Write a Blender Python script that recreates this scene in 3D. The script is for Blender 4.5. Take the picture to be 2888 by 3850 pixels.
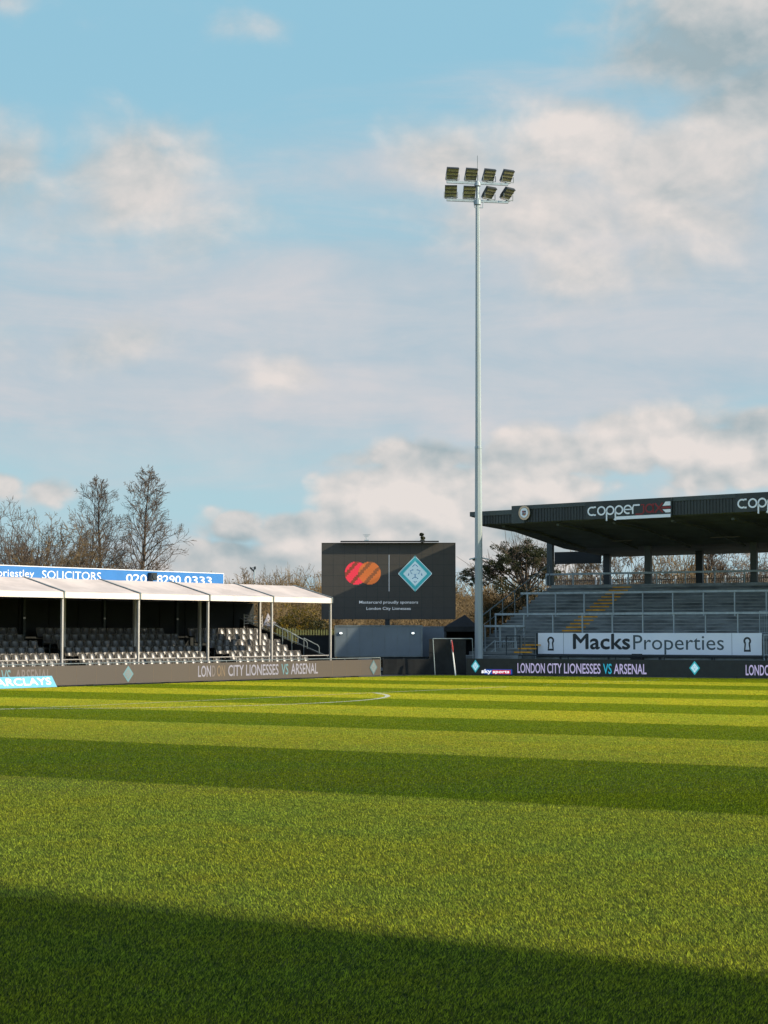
import bpy, math, random
import numpy as np
from mathutils import Vector, Matrix
R = math.radians
sc = bpy.context.scene
for o in list(bpy.data.objects): bpy.data.objects.remove(o)

# ------------------------------------------------------------------ camera
F, CX, CY, YH, CAMH = 7200.0, 1444.0, 1925.0, 2374.0, 1.85
PITCH = math.atan((YH - CY) / F)
cd = bpy.data.cameras.new('camera'); cam = bpy.data.objects.new('camera', cd)
sc.collection.objects.link(cam)
cd.sensor_fit = 'VERTICAL'; cd.sensor_height = 36; cd.sensor_width = 27
cd.lens = 36 * F / 3850; cd.clip_start = .3; cd.clip_end = 5000
cam.location = (0, 0, CAMH); cam.rotation_euler = (R(90) + PITCH, 0, 0)
sc.camera = cam
sc.view_settings.view_transform = 'Standard'; sc.view_settings.look = 'None'
sc.view_settings.gamma = 1; sc.view_settings.use_curve_mapping = False
sc.view_settings.exposure = 0.5

# ------------------------------------------------------------------ sun
SAZ, SEL = -19.5, 27.0            # azimuth from +X towards +Y, elevation
S = Vector((math.cos(R(SAZ)) * math.cos(R(SEL)), math.sin(R(SAZ)) * math.cos(R(SEL)), math.sin(R(SEL))))
sl = bpy.data.lights.new('sun', 'SUN'); sl.energy = 4.2; sl.angle = R(.7); sl.color = (1, .86, .66)
so = bpy.data.objects.new('sun', sl); sc.collection.objects.link(so)
so.rotation_euler = S.to_track_quat('Z', 'Y').to_euler(); so.location = (40, -20, 40)

# ------------------------------------------------------------------ world
w = bpy.data.worlds.new('World'); sc.world = w; w.use_nodes = True
nt = w.node_tree; N = nt.nodes; L = nt.links
for n in list(N): N.remove(n)
def sk(v): return v
class G:                                   # tiny node-maths helper
    def __init__(s, nt): s.nt = nt
    def _in(s, sock, v):
        if isinstance(v, bpy.types.NodeSocket): s.nt.links.new(v, sock)
        elif v is not None: sock.default_value = v
    def m(s, op, a, b=None, c=None, clamp=False):
        n = s.nt.nodes.new('ShaderNodeMath'); n.operation = op; n.use_clamp = clamp
        for k, v in enumerate((a, b, c)): s._in(n.inputs[k], v)
        return n.outputs[0]
    def mix(s, f, a, b, blend='MIX'):
        n = s.nt.nodes.new('ShaderNodeMix'); n.data_type = 'RGBA'; n.blend_type = blend; n.clamp_factor = True
        s._in(n.inputs[0], f)
        for k, v in ((6, a), (7, b)): s._in(n.inputs[k], v if isinstance(v, bpy.types.NodeSocket) else (*v, 1))
        return n.outputs[2]
    def noise(s, vec, scale, detail=4, rough=.5, dist=0.0, lac=2.0):
        n = s.nt.nodes.new('ShaderNodeTexNoise'); s._in(n.inputs['Vector'], vec)
        n.inputs['Scale'].default_value = scale; n.inputs['Detail'].default_value = detail
        n.inputs['Roughness'].default_value = rough; n.inputs['Distortion'].default_value = dist
        n.inputs['Lacunarity'].default_value = lac
        return n.outputs['Fac']
    def comb(s, x, y, z=0.0):
        n = s.nt.nodes.new('ShaderNodeCombineXYZ')
        for k, v in enumerate((x, y, z)): s._in(n.inputs[k], v)
        return n.outputs[0]
    def sep(s, v):
        n = s.nt.nodes.new('ShaderNodeSeparateXYZ'); s._in(n.inputs[0], v); return n.outputs
    def ramp(s, f, lo, hi, a=0.0, b=1.0, smooth=True):
        n = s.nt.nodes.new('ShaderNodeMapRange'); n.interpolation_type = 'SMOOTHSTEP' if smooth else 'LINEAR'
        for k, v in zip(range(5), (f, lo, hi, a, b)): s._in(n.inputs[k], v)
        return n.outputs[0]
g = G(nt)
tc = N.new('ShaderNodeTexCoord'); dx, dy, dz = g.sep(tc.outputs['Generated'])
U = g.m('MULTIPLY_ADD', g.m('ARCTAN2', dx, dy), 7.2, 1.444)
V = g.m('MULTIPLY_ADD', g.m('ARCSINE', dz), -7.2, 2.374)
def shifted(du, dv, sy=1.35): return g.comb(g.m('ADD', U, du), g.m('MULTIPLY', g.m('ADD', V, dv), sy), 3.7)
sky = N.new('ShaderNodeTexSky'); sky.sky_type = 'NISHITA'; sky.sun_disc = False
sky.sun_elevation = R(SEL); sky.sun_rotation = R(90 - SAZ)
sky.air_density = 1.0; sky.dust_density = .6; sky.ozone_density = 1.6
SKYS = .15
skyc = g.mix(1.0, sky.outputs[0], (1.15, 1.5, 1.7), 'MULTIPLY')  # tint lifts and blues the out-of-frame sky, filling the shaded terrace
skyc = g.mix(1.0, skyc, (SKYS,) * 3, 'MULTIPLY')
# clear air between the clouds in front of the camera: measured blue overhead, paler low down
clear = g.mix(g.ramp(V, .1, 1.9), (.206, .388, .492), (.300, .448, .500))
skyc = g.mix(g.m('MULTIPLY', g.ramp(dy, .5, .8), 1.0), skyc, clear)
def blob(cx, cy, rx, ry, amp=1.0):
    rx, ry = rx * BS, ry * BS
    a = g.m('DIVIDE', g.m('SUBTRACT', U, cx), rx); b = g.m('DIVIDE', g.m('SUBTRACT', V, cy), ry)
    d = g.m('ADD', g.m('MULTIPLY', a, a), g.m('MULTIPLY', b, b))
    return g.m('MULTIPLY', g.m('EXPONENT', g.m('MULTIPLY', d, -1.0)), amp)
def tot(bl):
    o = None
    for b in bl:
        x = blob(*b); o = x if o is None else g.m('MAXIMUM', o, x)
    return o
wob = g.noise(shifted(1.3, 4.4), 7.0, 2, .5)
def billow(du, dv, fine=True):             # rounded heaps for the low cumulus
    o = None; vec = g.comb(g.m('ADD', g.m('ADD', U, du), g.m('MULTIPLY', wob, .10)), g.m('MULTIPLY', g.m('ADD', V, dv), 1.35), 0.0)
    for sc_, am in (((5.0, .62), (12.0, .26)) if fine else ((5.0, .75),)):
        n = N.new('ShaderNodeTexVoronoi'); n.voronoi_dimensions = '2D'; n.feature = 'F1'; n.inputs['Scale'].default_value = sc_
        L.new(vec, n.inputs['Vector']); x = g.m('MULTIPLY', g.m('SUBTRACT', 1.0, n.outputs['Distance']), am); o = x if o is None else g.m('ADD', o, x)
    return o
lowm = g.ramp(V, 1.40, 1.66)
fb1 = g.noise(shifted(0, 0), 3.0, 7, .52, .15); fb2 = g.noise(shifted(-.035, .045), 3.0, 5, .52, .15)
n1 = g.m('ADD', g.m('MULTIPLY', fb1, g.m('SUBTRACT', 1.0, g.m('MULTIPLY', lowm, .5))), g.m('MULTIPLY', billow(0, 0), g.m('MULTIPLY', lowm, .5)))
ra = g.m('ADD', g.m('MULTIPLY', fb1, .8), g.m('MULTIPLY', billow(0, 0), g.m('MULTIPLY', lowm, .30)))
rb = g.m('ADD', g.m('MULTIPLY', fb2, .8), g.m('MULTIPLY', billow(-.03, .04), g.m('MULTIPLY', lowm, .30)))
n2 = g.m('ADD', n1, g.m('SUBTRACT', rb, ra))
nbig = g.noise(shifted(5.1, 2.2), 1.1, 5, .55, .4)
nwisp = g.noise(g.comb(g.m('MULTIPLY', U, .55), g.m('MULTIPLY', V, 2.6), 9.1), 1.9, 7, .6, .5)
relief = g.m('MULTIPLY', g.m('SUBTRACT', n1, n2), 4.2)
BS = 1.0
# thin high veil
elsew = g.m('SUBTRACT', 1.0, g.m('LESS_THAN', g.m('ABSOLUTE', g.m('SUBTRACT', U, 1.444)), 3.2))
veilm = tot([(1.5, 1.28, 2.6, .50, 1.1), (2.5, 1.05, 1.2, .6, 1.1), (.45, 1.40, 1.3, .36, 1.0), (.6, .85, .6, .25, .6), (2.4, 1.95, .9, .2, .6),
             (2.1, .42, .8, .18, .42), (1.2, 2.1, 1.3, .16, .62), (1.5, .66, .8, .2, .6)])
veil = g.ramp(g.m('ADD', veilm, g.m('MULTIPLY', g.m('SUBTRACT', nwisp, .5), .9)), .06, .88, 0, .95)
BS = 1.28
# cumulus
cum = tot([(.53, .72, .30, .21, .98), (.70, .82, .17, .13, .9), (.03, .66, .18, .15, .9), (.15, .76, .15, .09, .7),
           (1.72, .60, .22, .13, .85), (2.15, .56, .40, .14, 1.05), (2.6, .64, .45, .17, 1.1), (2.05, .80, .38, .16, .95), (2.5, .82, .35, .14, .8), (2.18, 1.01, .20, .13, .85), (2.55, .98, .2, .12, .7),
           (2.75, .12, .36, .30, 1.2), (2.62, .30, .34, .18, 1.05), (2.85, .45, .34, .2, 1.1), (2.7, .58, .3, .14, .9),
           (1.0, 1.42, .17, .08, .68), (.45, 1.30, .22, .11, .55), (-.02, 1.33, .14, .10, .6),
           (2.46, 1.66, .24, .12, 1.1), (2.78, 1.73, .32, .12, 1.05), (2.1, 1.71, .38, .08, .95), (1.65, 1.72, .35, .06, .85), (2.85, 1.6, .25, .05, .8), (2.7, 1.82, .5, .07, .6),
           (1.36, 1.90, .18, .11, 1.0), (1.60, 1.87, .26, .15, 1.15), (1.97, 1.86, .26, .12, 1.0), (1.2, 2.0, .26, .09, .95), (.9, 1.99, .13, .07, .85), (.82, 2.09, .25, .06, .9), (1.1, 2.13, .5, .08, .95),
           (1.8, 2.02, .5, .12, 1.0), (.02, 1.85, .10, .06, .6), (.19, 1.86, .10, .06, .6), (.95, .15, .14, .06, .48), (2.3, .16, .22, .05, .45), (.03, .09, .08, .07, .5)])
cum = g.m('MAXIMUM', cum, g.m('MULTIPLY', elsew, .56))  # cloud cover added out of frame to raise the ambient light
cum = g.ramp(g.m('ADD', cum, g.m('MULTIPLY', g.m('SUBTRACT', n1, .5), 1.35)), g.ramp(V, 1.3, 1.75, .14, .30), g.ramp(V, 1.3, 1.75, .98, .64), 0, .94)
BS = 1.1
darkm = tot([(2.66, .25, .36, .20, 1.15), (2.45, .27, .20, .12, .9), (2.85, .45, .25, .12, .55), (1.75, 1.73, .45, .06, .45), (1.3, 2.12, .8, .08, .25), (.88, 2.03, .18, .06, .5), (2.85, 1.6, .25, .05, .9), (.35, .70, .18, .14, .25), (1.9, 2.05, .4, .06, .25), (2.2, 1.77, .3, .04, .3), (.05, .7, .14, .12, .25)])
hotm = tot([(2.48, 1.64, .3, .09, .9), (2.8, 1.70, .2, .06, .6), (1.58, 1.86, .34, .10, .95), (2.2, .52, .5, .10, .85), (2.85, .03, .25, .12, .9), (.64, .80, .16, .12, .55), (2.05, .82, .2, .1, .6), (2.2, 1.0, .14, .08, .6), (1.0, 1.42, .12, .06, .7), (2.0, 1.83, .25, .06, .7), (2.6, .6, .3, .1, .6)])
shade = g.m('ADD', g.m('ADD', .60, g.m('MULTIPLY', relief, g.ramp(V, 1.3, 1.8, .55, .60))), g.m('SUBTRACT', g.m('MULTIPLY', hotm, .42), g.m('MULTIPLY', darkm, .62)), clamp=True)
ccol = g.mix(shade, (.245, .305, .330), (.575, .525, .497))
vcol = g.mix(g.m('ADD', g.m('MULTIPLY_ADD', relief, .25, .5), g.m('ADD', g.m('MULTIPLY', g.m('SUBTRACT', nwisp, .5), 2.0), g.m('MULTIPLY', g.m('SUBTRACT', nbig, .5), 1.2)), clamp=True), (.300, .385, .445), (.445, .445, .465))
c1 = g.mix(veil, skyc, vcol); c2 = g.mix(cum, c1, ccol)
bg = N.new('ShaderNodeBackground'); L.new(c2, bg.inputs[0]); bg.inputs[1].default_value = 1.0
w.cycles.sampling_method = 'MANUAL'; w.cycles.sample_map_resolution = 512
out = N.new('ShaderNodeOutputWorld'); L.new(bg.outputs[0], out.inputs[0])

# ------------------------------------------------------------------ helpers
rng = np.random.default_rng(7); random.seed(5)
def ray(px, py):
    v = Vector(((px - CX) / F, 1.0, -(py - CY) / F)); c, s = math.cos(PITCH), math.sin(PITCH)
    return Vector((v.x, v.y * c - v.z * s, v.y * s + v.z * c))
def ground(px, py, z=0.0):
    r = ray(px, py); t = (z - CAMH) / r.z; return Vector((r.x * t, r.y * t, z))
def at(px, py, D):
    r = ray(px, py); t = D / r.y; return Vector((r.x * t, D, CAMH + r.z * t))
class Frame:                                # local x along a stand, local y behind its face
    def __init__(s, o, ang): s.o = Vector((o[0], o[1], 0)); s.a = R(ang); s.ex = Vector((math.cos(s.a), math.sin(s.a), 0)); s.ey = Vector((-s.ex.y, s.ex.x, 0))
    def w(s, x, y, z=0.0): return s.o + s.ex * x + s.ey * y + Vector((0, 0, z))
    def hit(s, px, py, p):                  # where a sight line meets the plane y = p
        r = ray(px, py); c = Vector((0, 0, CAMH)) - s.o; t = (p - c.dot(s.ey)) / r.dot(s.ey)
        q = c + r * t; return q.dot(s.ex), q.z
def tag(o, label=None, cat=None, group=None, kind=None):
    if label: o['label'] = label
    if cat: o['category'] = cat
    if group: o['group'] = group
    if kind: o['kind'] = kind
    return o
def thing(name, label, cat, loc=(0, 0, 0), rz=0, group=None, kind=None):
    o = bpy.data.objects.new(name, None); sc.collection.objects.link(o)
    o.location = loc; o.rotation_euler = (0, 0, rz); o.empty_display_size = .2
    return tag(o, label, cat, group, kind)
_txt = {}
def textgeo(body, off):
    k = (body, off)
    if k not in _txt:
        cu = bpy.data.curves.new('txt', 'FONT'); cu.body = body; cu.size = 1; cu.offset = off; cu.resolution_u = 3; cu.fill_mode = 'FRONT'
        ob = bpy.data.objects.new('txt', cu); sc.collection.objects.link(ob)
        dg = bpy.context.evaluated_depsgraph_get(); me = ob.evaluated_get(dg).to_mesh()
        vs = [(v.co.x, v.co.y) for v in me.vertices]; fs = [tuple(p.vertices) for p in me.polygons]
        ob.evaluated_get(dg).to_mesh_clear(); bpy.data.objects.remove(ob); bpy.data.curves.remove(cu)
        _txt[k] = (vs, fs)
    return _txt[k]
class MB:
    def __init__(s): s.v = []; s.f = []; s.m = []
    def face(s, pts, m=0):
        b = len(s.v); s.v += [tuple(p) for p in pts]; s.f.append(tuple(range(b, b + len(pts)))); s.m.append(m); return s
    def box(s, x0, x1, y0, y1, z0, z1, m=0):
        b = len(s.v)
        s.v += [(x0, y0, z0), (x1, y0, z0), (x1, y1, z0), (x0, y1, z0), (x0, y0, z1), (x1, y0, z1), (x1, y1, z1), (x0, y1, z1)]
        for f in ((3, 2, 1, 0), (4, 5, 6, 7), (0, 1, 5, 4), (1, 2, 6, 5), (2, 3, 7, 6), (3, 0, 4, 7)): s.f.append(tuple(b + i for i in f)); s.m.append(m)
        return s
    def hexa(s, p, m=0):                     # eight corners, bottom ring then top ring
        b = len(s.v); s.v += [tuple(q) for q in p]
        for f in ((3, 2, 1, 0), (4, 5, 6, 7), (0, 1, 5, 4), (1, 2, 6, 5), (2, 3, 7, 6), (3, 0, 4, 7)): s.f.append(tuple(b + i for i in f)); s.m.append(m)
        return s
    def tube(s, p0, p1, r0, m=0, r1=None, n=8, caps=True):
        p0, p1 = Vector(p0), Vector(p1); r1 = r0 if r1 is None else r1; d = p1 - p0
        if d.length < 1e-6: return s
        q = d.to_track_quat('Z', 'Y'); b = len(s.v)
        for p, r in ((p0, r0), (p1, r1)):
            for k in range(n):
                a = 2 * math.pi * (k + .5) / n; s.v.append(tuple(p + q @ Vector((r * math.cos(a), r * math.sin(a), 0))))
        for k in range(n):
            j = (k + 1) % n; s.f.append((b + k, b + j, b + n + j, b + n + k)); s.m.append(m)
        if caps: s.f.append(tuple(b + k for k in reversed(range(n)))); s.m.append(m); s.f.append(tuple(b + n + k for k in range(n))); s.m.append(m)
        return s
    def path(s, pts, r, m=0, n=8):
        for a, b in zip(pts, pts[1:]): s.tube(a, b, r, m, n=n)
        return s
    def prism(s, pts, y0, y1, m=0):          # outline in x-z, counter-clockwise seen from -y
        n = len(pts); s.face([(x, y0, z) for x, z in pts], m); s.face([(x, y1, z) for x, z in reversed(pts)], m)
        for i in range(n):
            (a, b), (c, d) = pts[i], pts[(i + 1) % n]; s.face([(a, y0, b), (a, y1, b), (c, y1, d), (c, y0, d)], m)
        return s
    def xprism(s, pts, x0, x1, m=0):         # outline in y-z swept along x
        n = len(pts); s.face([(x0, y, z) for y, z in pts], m); s.face([(x1, y, z) for y, z in reversed(pts)], m)
        for i in range(n):
            (a, b), (c, d) = pts[i], pts[(i + 1) % n]; s.face([(x0, a, b), (x1, a, b), (x1, c, d), (x0, c, d)], m)
        return s
    def text(s, body, x, z, wd, ht, y, m=0, off=0.0, bold=0.0):
        vs, fs = textgeo(body, off)
        x0 = min(v[0] for v in vs); x1 = max(v[0] for v in vs)
        capv = textgeo('H', off)[0]; h0 = max(v[1] for v in capv)
        for i, (du, dv) in enumerate(((0, 0), (bold, 0), (-bold, 0), (bold * .5, bold), (-bold * .5, -bold)) if bold else ((0, 0),)):
            b = len(s.v)
            for u, v in vs:
                X = x + (u - x0) / (x1 - x0) * wd + du; Z = z + v / h0 * ht + dv
                s.v.append((X, y - i * .0006, Z))
            for f in fs: s.f.append(tuple(b + i_ for i_ in f)); s.m.append(m)
        return s
    def disc(s, cx, cz, rx, rz, y, m=0, n=28, a0=0, a1=2 * math.pi):
        return s.face([(cx + rx * math.cos(a0 + (a1 - a0) * k / n), y, cz + rz * math.sin(a0 + (a1 - a0) * k / n)) for k in range(n)], m)
    def ring(s, cx, cz, r, wdt, y, m=0, n=24, a0=0., a1=360., t=.02, sh=0.0):
        pts = [(cx + r * math.cos(R(a0 + (a1 - a0) * k / n)), cz + r * math.sin(R(a0 + (a1 - a0) * k / n))) for k in range(n + 1)]
        return s.stroke(pts, wdt, y, m)
    def stroke(s, pts, wdt, y, m=0):         # flat line of a given width in the x-z plane
        P = [Vector((a, b)) for a, b in pts]; Lf = []; Rt = []
        for i, p in enumerate(P):
            d = (P[min(i + 1, len(P) - 1)] - P[max(i - 1, 0)]); 
            if (P[0] - P[-1]).length < 1e-6 and i in (0, len(P) - 1): d = P[1] - P[-2]
            d.normalize(); nn = Vector((-d.y, d.x)) * wdt / 2; Lf.append(p + nn); Rt.append(p - nn)
        for i in range(len(P) - 1):
            s.face([(Rt[i].x, y, Rt[i].y), (Rt[i + 1].x, y, Rt[i + 1].y), (Lf[i + 1].x, y, Lf[i + 1].y), (Lf[i].x, y, Lf[i].y)], m)
        return s
    def build(s, name, mats, parent=None, smooth=False, bevel=0):
        me = bpy.data.meshes.new(name); me.from_pydata(s.v, [], s.f)
        if not isinstance(mats, (list, tuple)): mats = [mats]
        for mm in mats: me.materials.append(mm)
        if len(mats) > 1: me.polygons.foreach_set('material_index', s.m)
        if smooth: me.polygons.foreach_set('use_smooth', [True] * len(s.f))
        me.update(); o = bpy.data.objects.new(name, me); sc.collection.objects.link(o)
        if parent is not None: o.parent = parent
        if bevel:
            b = o.modifiers.new('bevel', 'BEVEL'); b.width = bevel; b.segments = 2; b.limit_method = 'ANGLE'
        return o
def npmesh(name, verts, faces_flat, per, mats, parent=None, smooth=False, col=None, midx=None):
    me = bpy.data.meshes.new(name); nv = len(verts); nf = len(faces_flat) // per
    me.vertices.add(nv); me.vertices.foreach_set('co', np.asarray(verts, np.float32).ravel())
    me.loops.add(nf * per); me.loops.foreach_set('vertex_index', np.asarray(faces_flat, np.int32))
    me.polygons.add(nf); me.polygons.foreach_set('loop_start', np.arange(0, nf * per, per, dtype=np.int32))
    me.polygons.foreach_set('loop_total', np.full(nf, per, np.int32))
    for mm in (mats if isinstance(mats, (list, tuple)) else [mats]): me.materials.append(mm)
    if midx is not None: me.polygons.foreach_set('material_index', np.asarray(midx, np.int32))
    me.update(calc_edges=True)
    if smooth: me.polygons.foreach_set('use_smooth', np.ones(nf, bool))
    if col is not None:
        a = me.attributes.new('tint', 'FLOAT', 'POINT'); a.data.foreach_set('value', np.asarray(col, np.float32))
    o = bpy.data.objects.new(name, me); sc.collection.objects.link(o)
    if parent is not None: o.parent = parent
    return o
def tubes(segs, n):                           # segs: rows p0(3) p1(3) r0 r1
    A = np.asarray(segs, float); p0, p1, r0, r1 = A[:, :3], A[:, 3:6], A[:, 6], A[:, 7]
    d = p1 - p0; d /= np.linalg.norm(d, axis=1)[:, None] + 1e-9
    ref = np.where(np.abs(d[:, 2:3]) > .9, np.array([[1., 0, 0]]), np.array([[0, 0, 1.]]))
    a = np.cross(d, ref); a /= np.linalg.norm(a, axis=1)[:, None]; b = np.cross(d, a)
    th = 2 * np.pi * np.arange(n) / n; c, s_ = np.cos(th)[None, :, None], np.sin(th)[None, :, None]
    ringv = a[:, None] * c + b[:, None] * s_
    v = np.concatenate([p0[:, None] + ringv * r0[:, None, None], p1[:, None] + ringv * r1[:, None, None]], 1)
    M = len(A); base = (np.arange(M) * 2 * n)[:, None, None]; k = np.arange(n); j = (k + 1) % n
    f = np.stack([k, j, n + j, n + k], 1)[None] + base
    return v.reshape(-1, 3), f.ravel()

def mat(name, col, rough=.6, metal=0.0, var=.12, scale=3.0, bump=0.0, bscale=30., spec=.5, emit=None, estr=0, trans=0, stretch=(1, 1, 1), col2=None):
    m = bpy.data.materials.new(name); m.use_nodes = True; nt = m.node_tree; gg = G(nt); b = nt.nodes['Principled BSDF']
    b.inputs['Roughness'].default_value = rough; b.inputs['Metallic'].default_value = metal; b.inputs['Specular IOR Level'].default_value = spec
    tcn = nt.nodes.new('ShaderNodeTexCoord'); mp = nt.nodes.new('ShaderNodeMapping'); nt.links.new(tcn.outputs['Object'], mp.inputs[0]); mp.inputs['Scale'].default_value = stretch
    n = gg.noise(mp.outputs[0], scale, 6, .6)
    f = gg.ramp(n, .3, .7)
    a = tuple(max(0, c * (1 - var)) for c in col); c2 = col2 or tuple(min(1, c * (1 + var)) for c in col)
    nt.links.new(gg.mix(f, a, c2), b.inputs['Base Color'])
    if bump:
        bn = nt.nodes.new('ShaderNodeBump'); bn.inputs['Strength'].default_value = bump; bn.inputs['Distance'].default_value = .02
        nt.links.new(gg.noise(mp.outputs[0], bscale, 5, .6), bn.inputs['Height']); nt.links.new(bn.outputs[0], b.inputs['Normal'])
    if emit: b.inputs['Emission Color'].default_value = (*emit, 1); b.inputs['Emission Strength'].default_value = estr
    return m
M = {}
M['asphalt'] = mat('asphalt', (.06, .06, .058), .9, var=.3, scale=1.2, bump=.4)
M['galv'] = mat('galvanised_steel', (.30, .36, .37), .5, .35, var=.15, scale=4, stretch=(1, 1, .2))
M['gzb'] = mat('gazebo_grey', (.27, .25, .25), .7, var=.1)
M['galvdark'] = mat('weathered_steel', (.15, .18, .18), .6, .2, var=.2)
M['pole'] = mat('pole_steel', (.31, .36, .355), .55, .05, var=.10, scale=2.0, stretch=(1, 1, .15))
M['white'] = mat('white_pvc', (.68, .61, .55), .55, var=.05, scale=1.3, bump=.15, bscale=4)
M['pvc_roof'] = mat('canopy_pvc', (.55, .465, .405), .6, var=.15, scale=.9, bump=.5, bscale=1.6)
M['alu'] = mat('aluminium', (.40, .38, .35), .5, .2, var=.08)
M['black'] = mat('black_fabric', (.010, .012, .012), .9, var=.3)
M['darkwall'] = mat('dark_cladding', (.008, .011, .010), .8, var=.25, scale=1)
M['green'] = mat('dark_green_steel', (.018, .027, .025), .55, var=.25, scale=1.5, stretch=(1, 1, .3))
M['green2'] = mat('green_flashing', (.034, .050, .046), .5, var=.2, scale=1.5)
M['soffit'] = mat('soffit', (.06, .075, .066), .8, var=.3, scale=.8)
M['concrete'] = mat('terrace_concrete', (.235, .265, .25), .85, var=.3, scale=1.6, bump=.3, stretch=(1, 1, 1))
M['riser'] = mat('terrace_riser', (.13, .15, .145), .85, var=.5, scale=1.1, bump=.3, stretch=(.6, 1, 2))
M['yellow'] = mat('yellow_paint', (.62, .30, .015), .7, var=.25, scale=5)
M['blue'] = mat('blue_sign', (.03, .165, .42), .45, var=.06)
M['cyan'] = mat('cyan_sign', (.10, .36, .52), .45, var=.05)
M['signwhite'] = mat('sign_white', (.80, .80, .78), .5, var=.04)
M['panelwhite'] = mat('panel_white', (.76, .83, .86), .5, var=.03, scale=.6)
M['ink'] = mat('ink', (.012, .02, .022), .5, var=.1)
M['inkgrey'] = mat('ink_grey', (.05, .08, .085), .5, var=.1)
M['redletter'] = mat('red_letter', (.20, .012, .012), .5, var=.1)
M['trailer'] = mat('trailer_grey', (.145, .18, .20), .55, var=.08, scale=.8)
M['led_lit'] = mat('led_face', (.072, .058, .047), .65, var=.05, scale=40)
M['led_dark'] = mat('led_face_dark', (.018, .022, .022), .6, var=.2)  # darker copy of the LED face, for the board in shade
M['screen'] = mat('screen_face', (.052, .046, .036), .6, var=.05)
def glow(name, col, e, base=None): return mat(name, base or tuple(c * .5 for c in col), .6, var=.03, emit=col, estr=e)
M['t_white'] = glow('led_white', (.55, .58, .76), .12, (.20, .19, .22))
M['t_dim'] = glow('led_dim', (.45, .42, .45), .04, (.13, .11, .105))
M['t_brown'] = glow('led_amber', (.4, .25, .1), .02, (.16, .115, .075))
M['t_teal'] = glow('led_teal', (.15, .50, .60), .09, (.10, .19, .21))
M['r_white'] = glow('led_lilac', (.50, .44, .68), .46)
M['r_teal'] = glow('led_cyan', (.02, .34, .48), .6)
M['l_teal'] = glow('led_crest', (.15, .45, .52), .05, (.08, .14, .155))
M['l_pale'] = glow('led_crest_pale', (.4, .5, .55), .05, (.15, .17, .17))
M['d_teal'] = glow('crest_teal', (.03, .36, .42), .55)
M['d_pale'] = glow('crest_pale', (.45, .66, .74), .6)
M['d_blue'] = glow('crest_blue', (.03, .12, .25), .5)
M['s_blue'] = glow('badge_blue', (.01, .06, .30), .6)
M['s_red'] = glow('badge_red', (.55, .015, .04), .6)
M['s_white'] = glow('badge_white', (.8, .8, .85), .7)
M['bark'] = mat('bark', (.085, .062, .040), .9, var=.3, scale=3)
M['twig'] = mat('twigs', (.10, .070, .045), .9, var=.3, scale=2)
M['twigred'] = mat('russet_twigs', (.165, .112, .048), .9, var=.3, scale=.8)
M['twigpale'] = mat('pale_twigs', (.19, .155, .12), .9, var=.25, scale=.6)
M['lampglass'] = mat('lamp_glass', (.20, .19, .10), .25, var=.2, scale=6)
M['lamphouse'] = mat('lamp_housing', (.028, .032, .030), .5, var=.2)
M['seat'] = mat('seat_plastic', (.040, .038, .034), .34, var=.3, spec=.6)
M['seatrim'] = mat('seat_rim', (.14, .128, .11), .4, var=.2)
M['tread'] = mat('tread_boards', (.10, .09, .08), .85, var=.2)
M['dirt'] = mat('bank_soil', (.10, .065, .035), .95, var=.4, scale=.7)
M['red'] = mat('flag_red', (.36, .03, .03), .7, var=.1)
M['lit'] = mat('lamp_lit', (.9, .9, .9), .4, emit=(.9, 1, .97), estr=1.2)
M['line'] = mat('line_paint', (.42, .43, .30), .9, var=.25, scale=2.5)

# foliage materials with per-leaf tint
def leafmat(name, c1, c2, rough=.55, tr=.35):
    m = bpy.data.materials.new(name); m.use_nodes = True; nt = m.node_tree; gg = G(nt); b = nt.nodes['Principled BSDF']
    at_ = nt.nodes.new('ShaderNodeAttribute'); at_.attribute_name = 'tint'
    c = gg.mix(at_.outputs['Fac'], c1, c2); nt.links.new(c, b.inputs['Base Color']); b.inputs['Roughness'].default_value = rough; b.inputs['Specular IOR Level'].default_value = .25
    t = nt.nodes.new('ShaderNodeBsdfTranslucent'); nt.links.new(c, t.inputs[0]); mx = nt.nodes.new('ShaderNodeMixShader'); mx.inputs[0].default_value = tr
    nt.links.new(b.outputs[0], mx.inputs[1]); nt.links.new(t.outputs[0], mx.inputs[2]); nt.links.new(mx.outputs[0], nt.nodes['Material Output'].inputs[0])
    return m
M['pine'] = leafmat('pine_needles', (.014, .020, .008), (.085, .090, .030))
M['gorse'] = leafmat('gorse_leaves', (.030, .040, .008), (.36, .22, .012))
M['scrub'] = leafmat('scrub_leaves', (.05, .035, .012), (.26, .15, .045))
M['ivy'] = leafmat('ivy_leaves', (.014, .02, .008), (.07, .07, .022))

# ------------------------------------------------------------------ the two stands' frames
A0 = ground(0, 2590)
LF = Frame((A0.x, A0.y), 54.7)
RF = Frame((3.8, 84.0), -32.0)
NB = RF.ey                                    # stripes lie across this direction

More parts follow.
